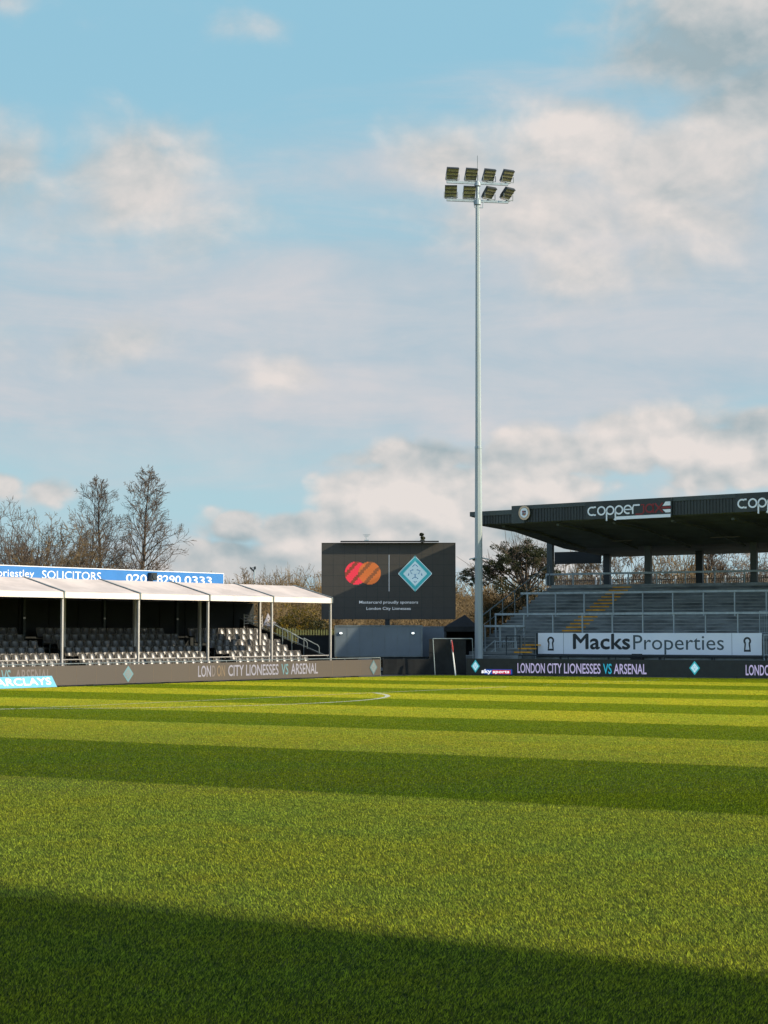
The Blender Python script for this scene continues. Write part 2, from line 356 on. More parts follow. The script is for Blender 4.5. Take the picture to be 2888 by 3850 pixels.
# ------------------------------------------------------------------ ground, pitch, grass
QB = [3.5, 9.8, 18.2, 24.9, 30.9, 35.6, 40.3, 44.9, 49.2, 53.4, 57.5, 61.6, 65.7, 69.8, 73.9]
def stripe(gg, pos):
    x, y, z = gg.sep(pos); q = gg.m('ADD', gg.m('MULTIPLY', x, NB.x), gg.m('MULTIPLY', y, NB.y))
    q = gg.m('ADD', q, gg.m('MULTIPLY', gg.m('SUBTRACT', gg.noise(pos, 1.3, 3), .5), .25))
    n = gg.nt.nodes.new('ShaderNodeValToRGB'); n.color_ramp.interpolation = 'CONSTANT'; cr = n.color_ramp
    cr.elements[0].position = 0; cr.elements[0].color = (.4, .4, .4, 1); cr.elements[1].position = QB[0] / 80; cr.elements[1].color = (.4, .4, .4, 1)  # nearest band set half dark, deepening the foreground shadow in the colour
    for k, b in enumerate(QB[1:]):
        e = cr.elements.new(b / 80); v = 1 if k % 2 == 0 else 0; e.color = (v, v, v, 1)
    gg.nt.links.new(gg.m('DIVIDE', q, 80.0), n.inputs[0]); return n.outputs[0]
def grass_mat(name, light, dark, blade=False):
    m = bpy.data.materials.new(name); m.use_nodes = True; nt = m.node_tree; gg = G(nt); b = nt.nodes['Principled BSDF']
    geo = nt.nodes.new('ShaderNodeNewGeometry'); pos = geo.outputs['Position']
    st = stripe(gg, pos); base = gg.mix(st, dark, light)
    big = gg.ramp(gg.noise(pos, .35, 5, .6), .35, .68)
    base = gg.mix(gg.m('MULTIPLY', big, .60), base, gg.mix(1.0, base, (.72, .92, 1.25), 'MULTIPLY'))
    x, y, z = gg.sep(pos)
    mot = gg.ramp(gg.noise(pos, 1.7, 6, .7), .3, .72); base = gg.mix(gg.m('MULTIPLY', mot, .55), base, gg.mix(1.0, base, (1.35, 1.08, .75), 'MULTIPLY'))
    qy = gg.m('ADD', gg.m('MULTIPLY', x, NB.x), gg.m('MULTIPLY', y, NB.y))      # far turf brightened and yellowed in colour for sunlit blade sides
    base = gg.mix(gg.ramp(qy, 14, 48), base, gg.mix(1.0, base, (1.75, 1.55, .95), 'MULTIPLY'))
    b.inputs['Roughness'].default_value = .8; b.inputs['Specular IOR Level'].default_value = .05
    if blade:
        a = nt.nodes.new('ShaderNodeAttribute'); a.attribute_name = 'tint'
        base = gg.mix(1.0, base, gg.mix(a.outputs['Fac'], (.13, .20, .75), (2.8, 2.5, 2.1)), 'MULTIPLY')
        pa = nt.nodes.new('ShaderNodeAttribute'); pa.attribute_name = 'paint'; base = gg.mix(pa.outputs['Fac'], base, (.74, .73, .64))
        t = nt.nodes.new('ShaderNodeBsdfTranslucent'); nt.links.new(base, t.inputs[0]); mx = nt.nodes.new('ShaderNodeMixShader'); mx.inputs[0].default_value = .4
        nt.links.new(b.outputs[0], mx.inputs[1]); nt.links.new(t.outputs[0], mx.inputs[2]); nt.links.new(mx.outputs[0], nt.nodes['Material Output'].inputs[0])
    else:
        f1 = gg.noise(pos, 14, 4, .75); f2 = gg.noise(pos, 55, 3, .7); f3 = gg.noise(pos, 4.0, 4, .7)
        grain = gg.ramp(gg.m('ADD', gg.m('MULTIPLY', f1, .5), gg.m('ADD', gg.m('MULTIPLY', f2, .2), gg.m('MULTIPLY', f3, .3))), .38, .62)
        base = gg.mix(1.0, base, gg.mix(grain, (.5, .56, .5), (1.45, 1.38, 1.3)), 'MULTIPLY')
        qq = gg.m('ADD', gg.m('MULTIPLY', x, NB.x), gg.m('MULTIPLY', y, NB.y))     # ground darkened under the blades so gaps read dark, strongest nearby
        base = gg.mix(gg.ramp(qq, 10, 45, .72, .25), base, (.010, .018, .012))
        bn = nt.nodes.new('ShaderNodeBump'); bn.inputs['Strength'].default_value = .9; bn.inputs['Distance'].default_value = .035
        nt.links.new(gg.m('ADD', f2, gg.m('MULTIPLY', f1, 1.4)), bn.inputs['Height']); nt.links.new(bn.outputs[0], b.inputs['Normal'])
    nt.links.new(base, b.inputs['Base Color']); return m
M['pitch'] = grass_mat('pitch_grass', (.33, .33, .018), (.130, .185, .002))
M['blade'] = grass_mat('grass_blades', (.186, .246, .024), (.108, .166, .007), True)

gm = MB(); gm.face([(-900, -400, -.02), (900, -400, -.02), (900, 1500, -.02), (-900, 1500, -.02)])
tag(gm.build('ground', M['asphalt']), kind='structure')
B1 = LF.w(21.8, -.05); B2 = ground(1745, 2539); B3 = ground(2888, 2551.5)
edge = (B3 - B2).normalized(); B4 = B2 + edge * 70
P = [LF.w(-60, -.05), Vector((-95, -40, 0)), Vector((60, -40, 0)), B4, B2 + Vector((0, -.05, 0)), B1]
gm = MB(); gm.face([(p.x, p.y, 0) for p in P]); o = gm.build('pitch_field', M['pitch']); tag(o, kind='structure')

# painted arc and box line
def ribbon(pts, wdt, name, label):
    mb = MB(); z = .012
    Pp = [Vector((a, b)) for a, b in pts]
    for i in range(len(Pp) - 1):
        d0 = (Pp[i + 1] - Pp[max(i - 1, 0)]).normalized(); d1 = (Pp[min(i + 2, len(Pp) - 1)] - Pp[i]).normalized()
        n0 = Vector((-d0.y, d0.x)) * wdt / 2; n1_ = Vector((-d1.y, d1.x)) * wdt / 2
        mb.face([(*(Pp[i] - n0), z), (*(Pp[i + 1] - n1_), z), (*(Pp[i + 1] + n1_), z), (*(Pp[i] + n0), z)])
    o = mb.build(name, M['line']); o.location.z = -.006; o['kind'] = 'structure'; return o
tip = ground(1458, 2617); cen = Vector((tip.x - 9.15, tip.y))
nl = Vector((-LF.ey.x, -LF.ey.y)); ul = Vector((LF.ex.x, LF.ex.y))
arc = [(cen + nl * 9.15 * math.cos(R(a)) + ul * 9.15 * math.sin(R(a))) for a in range(-56, 54, 3)]
ribbon([tuple(a) for a in arc], .13, 'pitch_marking', '')
bx = [cen + nl * 5.5 + ul * t for t in (-20, -7.3, 0, 7.3, 15)]
ribbon([tuple(a) for a in bx], .10, 'pitch_marking', '')

# blades of grass over the visible pitch, thinning out with distance; those on the lines are painted
def grass():
    n = 1750000; lo, hi = 8.0, 82.0
    D = np.exp(rng.uniform(np.log(lo), np.log(hi), n)); D = np.where(rng.random(n) < .18, rng.uniform(lo, 22, n), D)
    X = rng.uniform(-1, 1, n) * (.215 * D + 3.0)
    ok = ((X - LF.o.x) * LF.ey.x + (D - LF.o.y) * LF.ey.y < -.08) & ((X - B2.x) * BF.ey.x + (D - B2.y) * BF.ey.y < -.08)
    X, D = X[ok], D[ok]; n = len(X)
    q = X * NB.x + D * NB.y
    paint = np.zeros(n)
    rad = np.hypot(X - cen.x, D - cen.y); un = (X - cen.x) * nl.x + (D - cen.y) * nl.y
    paint[(np.abs(rad - 9.15) < .075) & (un > 5.45)] = 1; paint[np.abs(un - 5.5) < .055] = 1
    paint *= rng.random(n) < np.where(np.abs(un - 5.5) < .055, .35, np.clip(.9 - (tip.x - X) * .075, .25, .9))
    h = rng.uniform(.010, .026, n) * np.clip(1.15 - D / 90, .6, 1); wd = rng.uniform(.0022, .0050, n) * np.maximum(1, D / 13) ** .85
    light = np.zeros(n)
    for k, (a, b) in enumerate(zip(QB, QB[1:])): light += ((q >= a) & (q < b)) * (1 - k % 2)
    lean = np.where(light > .5, 1, -1)[:, None] * np.array([[RF.ex.x, RF.ex.y]]) * rng.uniform(.1, .55, n)[:, None]
    lean = lean + rng.normal(0, .42, (n, 2))
    th = rng.uniform(0, np.pi, n); ax = np.stack([np.cos(th), np.sin(th) * .6], 1)
    P0 = np.stack([X, D], 1); v = np.zeros((n, 3, 3))
    v[:, 0, :2] = P0 - ax * wd[:, None]; v[:, 1, :2] = P0 + ax * wd[:, None]; v[:, 2, :2] = P0 + lean * h[:, None]; v[:, 2, 2] = h
    v[:, :2, 2] = .002
    cl = rng.random(n); tint = np.where(rng.random(n) < .28, .6 + .4 * cl, .45 * cl ** 1.4); tint = .36 + (tint - .36) * np.clip(1.25 - D / 45, .4, 1)
    # worn, drier patches
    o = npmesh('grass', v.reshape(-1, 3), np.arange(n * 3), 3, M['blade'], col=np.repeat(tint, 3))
    at_ = o.data.attributes.new('paint', 'FLOAT', 'POINT'); at_.data.foreach_set('value', np.repeat(paint, 3).astype(np.float32))
    tag(o, 'short mown striped grass growing across the football pitch', 'grass', kind='stuff')

# ------------------------------------------------------------------ LED perimeter boards
def diamond(mb, cx, cz, rx, rz, y, mats, detail=True):
    a, b_, c = mats
    mb.face([(cx - rx, y, cz), (cx, y, cz - rz), (cx + rx, y, cz), (cx, y, cz + rz)], a)
    k = .70; y2 = y - .004
    mb.face([(cx - rx * k, y2, cz), (cx, y2, cz - rz * k), (cx + rx * k, y2, cz), (cx, y2, cz + rz * k)], b_)
    y3 = y - .008; s = rx; 
    for sg in (-1, 1):                        # the lion's eyes, nose and whisker lines
        mb.stroke([(cx + sg * .12 * s, cz + .22 * rz), (cx + sg * .34 * s, cz + .12 * rz)], .07 * s, y3, c)
        mb.stroke([(cx + sg * .30 * s, cz + .02 * rz), (cx + sg * .16 * s, cz - .06 * rz)], .06 * s, y3, c)
        mb.stroke([(cx + sg * .02 * s, cz - .22 * rz), (cx + sg * .2 * s, cz - .32 * rz)], .06 * s, y3, c)
    mb.stroke([(cx, cz - .02 * rz), (cx, cz - .24 * rz)], .08 * s, y3, c)
    mb.stroke([(cx - .07 * s, cz - .06 * rz), (cx + .07 * s, cz - .06 * rz)], .05 * s, y3, c)
H1 = .70
def sL(px, py=2540): return LF.hit(px, py, 0)[0]
def led_left():
    t = thing('perimeter_board', 'long sunlit brown LED perimeter board in front of the white canopied seating', 'advertising board', LF.w(0, 0), LF.a)
    x0, x1 = -9.0, sL(1402)
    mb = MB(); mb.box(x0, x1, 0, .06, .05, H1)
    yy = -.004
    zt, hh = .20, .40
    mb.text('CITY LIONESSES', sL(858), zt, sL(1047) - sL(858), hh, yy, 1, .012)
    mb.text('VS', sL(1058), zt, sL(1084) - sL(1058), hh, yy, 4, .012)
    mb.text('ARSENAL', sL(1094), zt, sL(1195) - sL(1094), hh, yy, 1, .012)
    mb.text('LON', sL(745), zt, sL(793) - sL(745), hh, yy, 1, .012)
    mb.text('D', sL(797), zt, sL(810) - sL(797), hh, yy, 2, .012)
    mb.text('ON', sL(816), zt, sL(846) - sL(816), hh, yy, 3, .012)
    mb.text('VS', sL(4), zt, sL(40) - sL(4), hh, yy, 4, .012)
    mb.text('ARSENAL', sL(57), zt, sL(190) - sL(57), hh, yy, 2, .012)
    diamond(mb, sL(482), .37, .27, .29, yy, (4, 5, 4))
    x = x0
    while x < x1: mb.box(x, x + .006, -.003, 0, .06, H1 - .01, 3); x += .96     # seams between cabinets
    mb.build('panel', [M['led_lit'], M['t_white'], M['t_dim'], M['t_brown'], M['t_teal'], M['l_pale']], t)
    # turned end piece added in place of the shadow across the board's end
    r = MB(); r.hexa([(x1 + .004, 0, .05), (x1 + .62, .06, .05), (x1 + .62, .12, .05), (x1 + .004, .06, .05), (x1 + .004, 0, H1), (x1 + .62, .06, H1), (x1 + .62, .12, H1), (x1 + .004, .06, H1)])
    r.build('shade_end_panel', M['led_lit'], t)
    d = MB(); diamond(d, x1 + .02, .38, .27, .31, -.02, (0, 1, 0)); d.build('crest', [M['l_teal'], M['l_pale']], t)
    x = x0
    while x < x1 + .5: f = MB(); f.box(x, x + .05, .13, .5, 0, .06); f.tube((x + .02, .13, .6), (x + .02, .48, .05), .015); f.build('stand_foot', M['galvdark'], t); x += 1.92
led_left()
ang2 = math.atan2(edge.y, edge.x)
BF = Frame((B2.x, B2.y), math.degrees(ang2))
def sB(px, py=2515): return BF.hit(px, py, 0)[0]
grass()
def led_right():
    t = thing('perimeter_board', 'dark shaded LED perimeter board with lilac lettering below the covered terrace', 'advertising board', BF.w(0, 0), BF.a)
    x0, x1 = sB(1754), 45.0
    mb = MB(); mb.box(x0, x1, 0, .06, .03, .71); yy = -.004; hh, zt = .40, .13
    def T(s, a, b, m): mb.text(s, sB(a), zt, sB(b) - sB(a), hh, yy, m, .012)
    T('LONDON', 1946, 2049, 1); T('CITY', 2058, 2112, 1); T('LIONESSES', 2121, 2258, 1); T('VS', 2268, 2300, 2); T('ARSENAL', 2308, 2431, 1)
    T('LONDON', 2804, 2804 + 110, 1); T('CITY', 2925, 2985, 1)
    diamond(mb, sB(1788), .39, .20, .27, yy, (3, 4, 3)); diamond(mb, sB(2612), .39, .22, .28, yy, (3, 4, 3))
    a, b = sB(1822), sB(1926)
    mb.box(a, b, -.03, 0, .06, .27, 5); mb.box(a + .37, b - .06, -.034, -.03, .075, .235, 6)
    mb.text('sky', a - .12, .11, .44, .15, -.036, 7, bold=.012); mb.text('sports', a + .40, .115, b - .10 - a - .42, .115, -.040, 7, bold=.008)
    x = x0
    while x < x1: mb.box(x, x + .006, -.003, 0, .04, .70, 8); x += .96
    mb.build('panel', [M['led_dark'], M['r_white'], M['r_teal'], M['d_teal'], M['d_pale'], M['s_blue'], M['s_red'], M['s_white'], M['ink']], t)
    x = x0
    while x < x1: f = MB(); f.box(x, x + .05, .07, .45, 0, .05); f.tube((x + .02, .07, .6), (x + .02, .43, .05), .015); f.build('stand_foot', M['galvdark'], t); x += 1.92
led_right()
# angled low board at the left
def leaning_board():
    t = thing('advertising_board', 'low leaning pale blue board lettered in white on the grass', 'advertising board', LF.w(0, 0), LF.a)
    yb, yt = -.20, -.07; xe = LF.hit(215, 2583, yb)[0]; xt, hb = LF.hit(195, 2541, yt); x0 = xe - 6.2
    mb = MB(); mb.hexa([(x0, yb, .012), (xe, yb, .012), (xe, yb + .03, .012), (x0, yb + .03, .012), (x0, yt, hb), (xt, yt, hb), (xt, yt + .03, hb), (x0, yt + .03, hb)])
    tb = MB(); xa_ = LF.hit(-34, 2560, yb)[0]; xb_ = LF.hit(196, 2560, yb)[0]; tb.text('BARCLAYS', xa_, .10, xb_ - xa_, .215, 0, 0, bold=.008)
    b = len(mb.v)
    for x, y, z in tb.v: mb.v.append((x, yb + (yt - yb) * (z - .012) / (hb - .012) - .006 + y, z))
    for f in tb.f: mb.f.append(tuple(b + i for i in f)); mb.m.append(1)
    mb.build('panel', [M['cyan'], M['signwhite']], t)
    for x in (x0 + .3, (x0 + xe) / 2, xe - .5): s_ = MB(); s_.tube((x, yt + .03, hb - .05), (x, yt + .04, .01), .012); s_.build('prop', M['galvdark'], t)
leaning_board()

# ------------------------------------------------------------------ left: marquee canopy
PF = 1.0                                      # front posts stand this far behind the board
posts = [LF.hit(px, 2400, PF)[0] for px in (236, 521, 783.5, 1025, 1245)]
bay = (posts[4] - posts[0]) / 4
posts = [posts[4] - bay * k for k in range(7, -1, -1)]
ZE = LF.hit(1245, 2249, PF)[1]; ZV = LF.hit(1245, 2268, PF)[1]
RD = 1.9; sr, ZR = LF.hit(1113, 2203, PF + RD)
print('marquee', bay, ZE, ZV, ZR, sr, posts)
def marquee():
    t = thing('marquee', 'long open-fronted white marquee canopy over the left seating', 'marquee', LF.w(0, 0), LF.a)
    for i, x in enumerate(posts):
        mb = MB(); mb.box(x - .036, x + .036, PF, PF + .08, 0, ZE - .02); mb.box(x - .1, x + .1, PF - .04, PF + .16, 0, .02); mb.build('post', M['alu'], t)
    for i in range(len(posts) - 1):
        a, b = posts[i] + .045, posts[i + 1] - .045; mb = MB(); nx, ny = 8, 6; g0 = len(mb.v)
        sag = .05
        for j in range(ny + 1):
            for k in range(nx + 1):
                u, v = k / nx, j / ny; mb.v.append((a + (b - a) * u, PF - .04 + (RD + .04) * v, ZE + (ZR - ZE) * v - sag * math.sin(math.pi * u) * math.sin(math.pi * min(1, v * 1.02)) + random.uniform(-.006, .006)))
        for j in range(ny):
            for k in range(nx): q = g0 + j * (nx + 1) + k; mb.f.append((q, q + 1, q + nx + 2, q + nx + 1)); mb.m.append(0)
        g0 = len(mb.v)                        # far slope, down to the back eave
        for j in range(ny + 1):
            for k in range(nx + 1):
                u, v = k / nx, j / ny; mb.v.append((a + (b - a) * u, PF + RD + .002 + RD * v, ZR - (ZR - ZE) * v - sag * math.sin(math.pi * u) * math.sin(math.pi * v)))
        for j in range(ny):
            for k in range(nx): q = g0 + j * (nx + 1) + k; mb.f.append((q, q + 1, q + nx + 2, q + nx + 1)); mb.m.append(0)
        mb.build('roof_sheet', M['pvc_roof'], t, smooth=True)
        vb = MB(); n = 10
        for k in range(n):
            u0, u1 = a + (b - a) * k / n, a + (b - a) * (k + 1) / n; w0 = .008 * math.sin(k * 1.9); w1 = .008 * math.sin((k + 1) * 1.9)
            vb.hexa([(u0, PF - .055 + w0, ZV), (u1, PF - .055 + w1, ZV), (u1, PF - .05 + w1, ZV), (u0, PF - .05 + w0, ZV), (u0, PF - .045, ZE), (u1, PF - .045, ZE), (u1, PF - .04, ZE), (u0, PF - .04, ZE)])
        vb.build('valance', M['white'], t)
    for x in posts:
        r = MB(); r.hexa([(x - .042, PF - .06, ZE), (x + .042, PF - .06, ZE), (x + .042, PF + RD, ZR), (x - .042, PF + RD, ZR), (x - .042, PF - .06, ZE + .035), (x + .042, PF - .06, ZE + .035), (x + .042, PF + RD, ZR + .035), (x - .042, PF + RD, ZR + .035)])
        r.hexa([(x - .042, PF + RD + .004, ZR), (x + .042, PF + RD + .004, ZR), (x + .042, PF + 2 * RD, ZE), (x - .042, PF + 2 * RD, ZE), (x - .042, PF + RD + .004, ZR + .035), (x + .042, PF + RD + .004, ZR + .035), (x + .042, PF + 2 * RD, ZE + .035), (x - .042, PF + 2 * RD, ZE + .035)])
        r.box(x - .03, x + .03, PF - .075, PF - .06, ZV, ZE + .02)
        r.build('rafter', M['galvdark'], t)
    e = MB(); e.box(posts[0], posts[-1], PF + .02, PF + .08, ZE - .10, ZE - .04); e.build('eave_beam', M['alu'], t)
    for x in posts:
        b = MB(); b.box(x - .05, x + .05, PF + 2 * RD - .1, PF + 2 * RD, 0, ZE - .03); b.build('post', M['alu'], t)
    gb = MB(); x = posts[-1]                  # gable end triangle (clear frame only) and end purlin
    gb.tube((x, PF + .05, ZE - .05), (x, PF + 2 * RD - .05, ZE - .05), .02); gb.build('tie_bar', M['galvdark'], t)
marquee()

# existing dark stand behind the marquee
NROW = 6; RP = .55; RISE = .235; R1 = 3.35; TZ0 = .06
s_end = LF.hit(1138, 2457, R1 + RP)[0] + .1
def rowz(r): return TZ0 + RISE * r
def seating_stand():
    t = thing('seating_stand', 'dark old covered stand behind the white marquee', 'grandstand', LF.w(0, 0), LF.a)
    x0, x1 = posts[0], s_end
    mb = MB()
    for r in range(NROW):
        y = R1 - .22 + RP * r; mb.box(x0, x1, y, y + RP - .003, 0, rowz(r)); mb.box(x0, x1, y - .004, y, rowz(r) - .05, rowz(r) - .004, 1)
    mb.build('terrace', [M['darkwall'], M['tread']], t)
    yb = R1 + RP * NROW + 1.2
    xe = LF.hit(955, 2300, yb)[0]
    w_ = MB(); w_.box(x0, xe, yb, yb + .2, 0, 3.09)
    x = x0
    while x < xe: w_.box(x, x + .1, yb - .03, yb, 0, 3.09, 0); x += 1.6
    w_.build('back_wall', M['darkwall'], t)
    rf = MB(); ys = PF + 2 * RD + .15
    rf.hexa([(x0, ys, 3.36), (xe, ys, 3.36), (xe, yb + .4, 3.1), (x0, yb + .4, 3.1), (x0, ys, 3.46), (xe, ys, 3.46), (xe, yb + .4, 3.2), (x0, yb + .4, 3.2)]); rf.build('roof', M['darkwall'], t); fb = MB(); fb.box(x0, xe, ys + .06, ys + .1, ZE - .06, 3.355); fb.build('light_stop_beam', M['darkwall'], t)  # hidden beam added to stop sun through the gap below the roof
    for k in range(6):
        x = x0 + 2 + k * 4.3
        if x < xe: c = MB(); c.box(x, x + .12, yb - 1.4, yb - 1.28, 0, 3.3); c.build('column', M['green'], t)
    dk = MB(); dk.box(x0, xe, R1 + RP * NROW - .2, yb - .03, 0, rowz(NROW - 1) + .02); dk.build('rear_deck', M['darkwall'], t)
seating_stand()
def blue_sign():
    ys = PF + 2 * RD + .05
    xr, zt = LF.hit(840, 2161, ys); xl, zl = LF.hit(0, 2123, ys); zt = (zt + zl) / 2; print('sign', zt, zl, xr, xl)
    t = thing('roof_sign', 'long blue sign with white solicitors lettering above the marquee roof', 'sign', LF.w(0, 0), LF.a)
    mb = MB(); z0 = zt - .62; mb.box(xl - 9, xr, ys, ys + .04, z0, zt); yy = ys - .004
    def X(px): return LF.hit(px, 2180, ys)[0]
    zb = LF.hit(300, 2189, ys)[1]
    zc = zt - .12
    def T(s, a, b, top, ht, off=0.0):
        mb.text(s, X(a), top - ht, X(b) - X(a), ht, yy, 1, off)
    T('priestley', -8, 128, zc, .26)
    T('SOLICITORS', 158, 380, zc, .30)
    T('020', 474, 552, zc - .02, .31, .01); T('8290', 590, 680, zc - .02, .31, .01); T('0333', 694, 796, zc - .02, .31, .01)
    T('3', 566, 585, zc - .02, .31) if False else None
    mb.build('panel', [M['blue'], M['signwhite']], t)
    fr = MB(); fr.box(xl - 9, xr + .02, ys - .01, ys + .05, zt + .002, zt + .03); fr.box(xr + .003, xr + .03, ys - .01, ys + .05, z0, zt); fr.build('frame', M['signwhite'], t)
    for k in range(8): x = xr - .5 - k * 2.4; sp = MB(); sp.tube((x, ys + .05, zt - .1), (x, ys + .6, 3.6), .02); sp.build('brace', M['galvdark'], t)
    sx, sz = LF.hit(575, 2166, ys - .12)
    s = MB(); s.box(sx - .16, sx + .16, ys - .2, ys - .01, zt - .36, zt - .06); s.tube((sx, ys - .2, zt - .21), (sx, ys - .23, zt - .21), .12, n=16); s.tube((sx, ys - .08, zt - .5), (sx, ys - .08, zt - .3), .03)
    tag(s.build('loudspeaker', M['ink'], None), 'small dark loudspeaker in front of the blue sign digits', 'loudspeaker')
    o = bpy.data.objects['loudspeaker']; o.location = LF.w(0, 0); o.rotation_euler = (0, 0, LF.a)
blue_sign()

# seats
def seat_proto():
    mb = MB(); W, Hs = .40, .34; nx, nz = 6, 6
    def pt(u, v, d=0):                         # curved backrest shell
        x = (u - .5) * W; cz = .40 + v * Hs; y = .20 - .075 * (2 * u - 1) ** 2 * 1.0 + .05 * v - .05 * (1 - v) ** 2 + d
        if v > .8: x *= 1 - .35 * (v - .8)
        return (x, y, cz)
    def patch(fn, m):
        g0 = len(mb.v)
        for j in range(nz + 1):
            for i in range(nx + 1): mb.v.append(fn(i / nx, j / nz))
        for j in range(nz):
            for i in range(nx): q = g0 + j * (nx + 1) + i; mb.f.append((q, q + 1, q + nx + 2, q + nx + 1)); mb.m.append(m)
    patch(lambda u, v: pt(u, v), 0); patch(lambda u, v: pt(1 - u, v, .02), 0)
    def pan(u, v, d=0): x = (u - .5) * W; return (x, -.20 + .38 * v, .42 - .03 * math.cos((u - .5) * 3) - .015 * v + d)
    patch(lambda u, v: pan(u, v), 0); patch(lambda u, v: pan(1 - u, v, -.015), 0)
    P_ = [pt(0, k / 6, -.006) for k in range(7)] + [pt(k / 6, 1, -.006) for k in range(1, 7)] + [pt(1, 1 - k / 6, -.006) for k in range(1, 7)]
    mb.path(P_, .016, 1, n=5)
    mb.path([pan(0, 1), pan(0, 0), pan(.33, 0), pan(.66, 0), pan(1, 0), pan(1, 1)], .012, 1, n=5)
    mb.box(-.02, .02, -.02, .02, 0, .39, 2); mb.box(-.1, .1, -.06, .08, 0, .012, 2)
    return mb
ORD = ['first', 'second', 'third', 'fourth', 'fifth', 'sixth', 'seventh', 'eighth', 'ninth', 'tenth', 'eleventh', 'twelfth']
def seats():
    base = None; sp = .478
    # gaps: two aisles given by their middle along the stand
    g1 = LF.hit(265, 2461, R1 + RP)[0]; g2 = LF.hit(800, 2440, R1 + 2 * RP)[0] - .25
    x_lo = LF.hit(-25, 2440, R1)[0]
    print('seats', x_lo, s_end, g1, g2)
    vis = [p for p in posts if p > x_lo - 4.5]
    names = {0: 'outside the frame', 1: 'leftmost', 2: 'second', 3: 'third', 4: 'fourth', 5: 'fifth'}
    rows = ['front', 'second', 'third', 'fourth', 'fifth', 'top']
    for r in range(NROW):
        lo = x_lo - .0 + (-1.0) * 0
        x = s_end - .25 + (.0 if r % 2 else -.2); cells = []
        while x > LF.hit(-30, 2440, R1 + RP * r)[0]:
            if abs(x - g1) > .55 and abs(x - g2) > .55: cells.append(x)
            x -= sp
        cells.sort()
        block = {0: [c for c in cells if c < g1], 1: [c for c in cells if g1 < c < g2], 2: [c for c in cells if c > g2]}
        bn = ['leftmost seat block', 'middle seat block', 'right-hand seat block']
        for bi, cs in block.items():
            n = len(cs)
            for k, c in enumerate(cs):
                if base is None:
                    o = seat_proto().build('stadium_seat', [M['seat'], M['seatrim'], M['galvdark']], None, smooth=True); base = o
                else:
                    o = base.copy(); sc.collection.objects.link(o)
                o.location = LF.w(c, R1 + RP * r, rowz(r)); o.rotation_euler = (0, 0, LF.a + R(random.uniform(-1.5, 1.5)))
                fr_l = k < (n + 1) // 2; kk = k if fr_l else n - 1 - k
                onum = ORD[kk] if kk < 12 else str(kk + 1) + 'th'
                look = 'sunlit glossy' if r < 3 else 'shaded dark'
                tag(o, f'{look} seat, {rows[r]} row, {onum} from the {"left" if fr_l else "right"} in the {bn[bi]}', 'seat', 'seats in rows under the marquee')
seats()

# rail behind the board
def railing(name, label, frame, x0, x1, y, z, step, r, m, group=None, mids=()):
    t = thing(name, label, 'railing', frame.w(0, 0), frame.a, group)
    mb = MB(); mb.tube((x0, y, z), (x1, y, z), r, n=8)
    for zz in mids: mb.tube((x0, y, zz), (x1, y, zz), r * .8, n=8)
    mb.build('rail', m, t)
    n = max(1, round((x1 - x0) / step))
    for k in range(n + 1): x = x0 + (x1 - x0) * k / n; pb = MB(); pb.tube((x, y, 0), (x, y, z - r), r * .9, n=6); pb.build('upright', m, t)
    return t
xa = -8; xb = LF.hit(1430, 2470, .5)[0]
railing('railing', 'dark pitchside handrail directly behind the long brown board', LF, xa, xb, .5, .5 + LF.hit(700, 2487, .5)[1] - .5, 2.4, .02, M['galvdark'])
railing('railing', 'pale front handrail at the foot of the sunlit seats', LF, posts[0], LF.hit(1240, 2470, 2.3)[0], 2.3, LF.hit(1100, 2466, 2.3)[1], 2.0, .02, M['alu'])

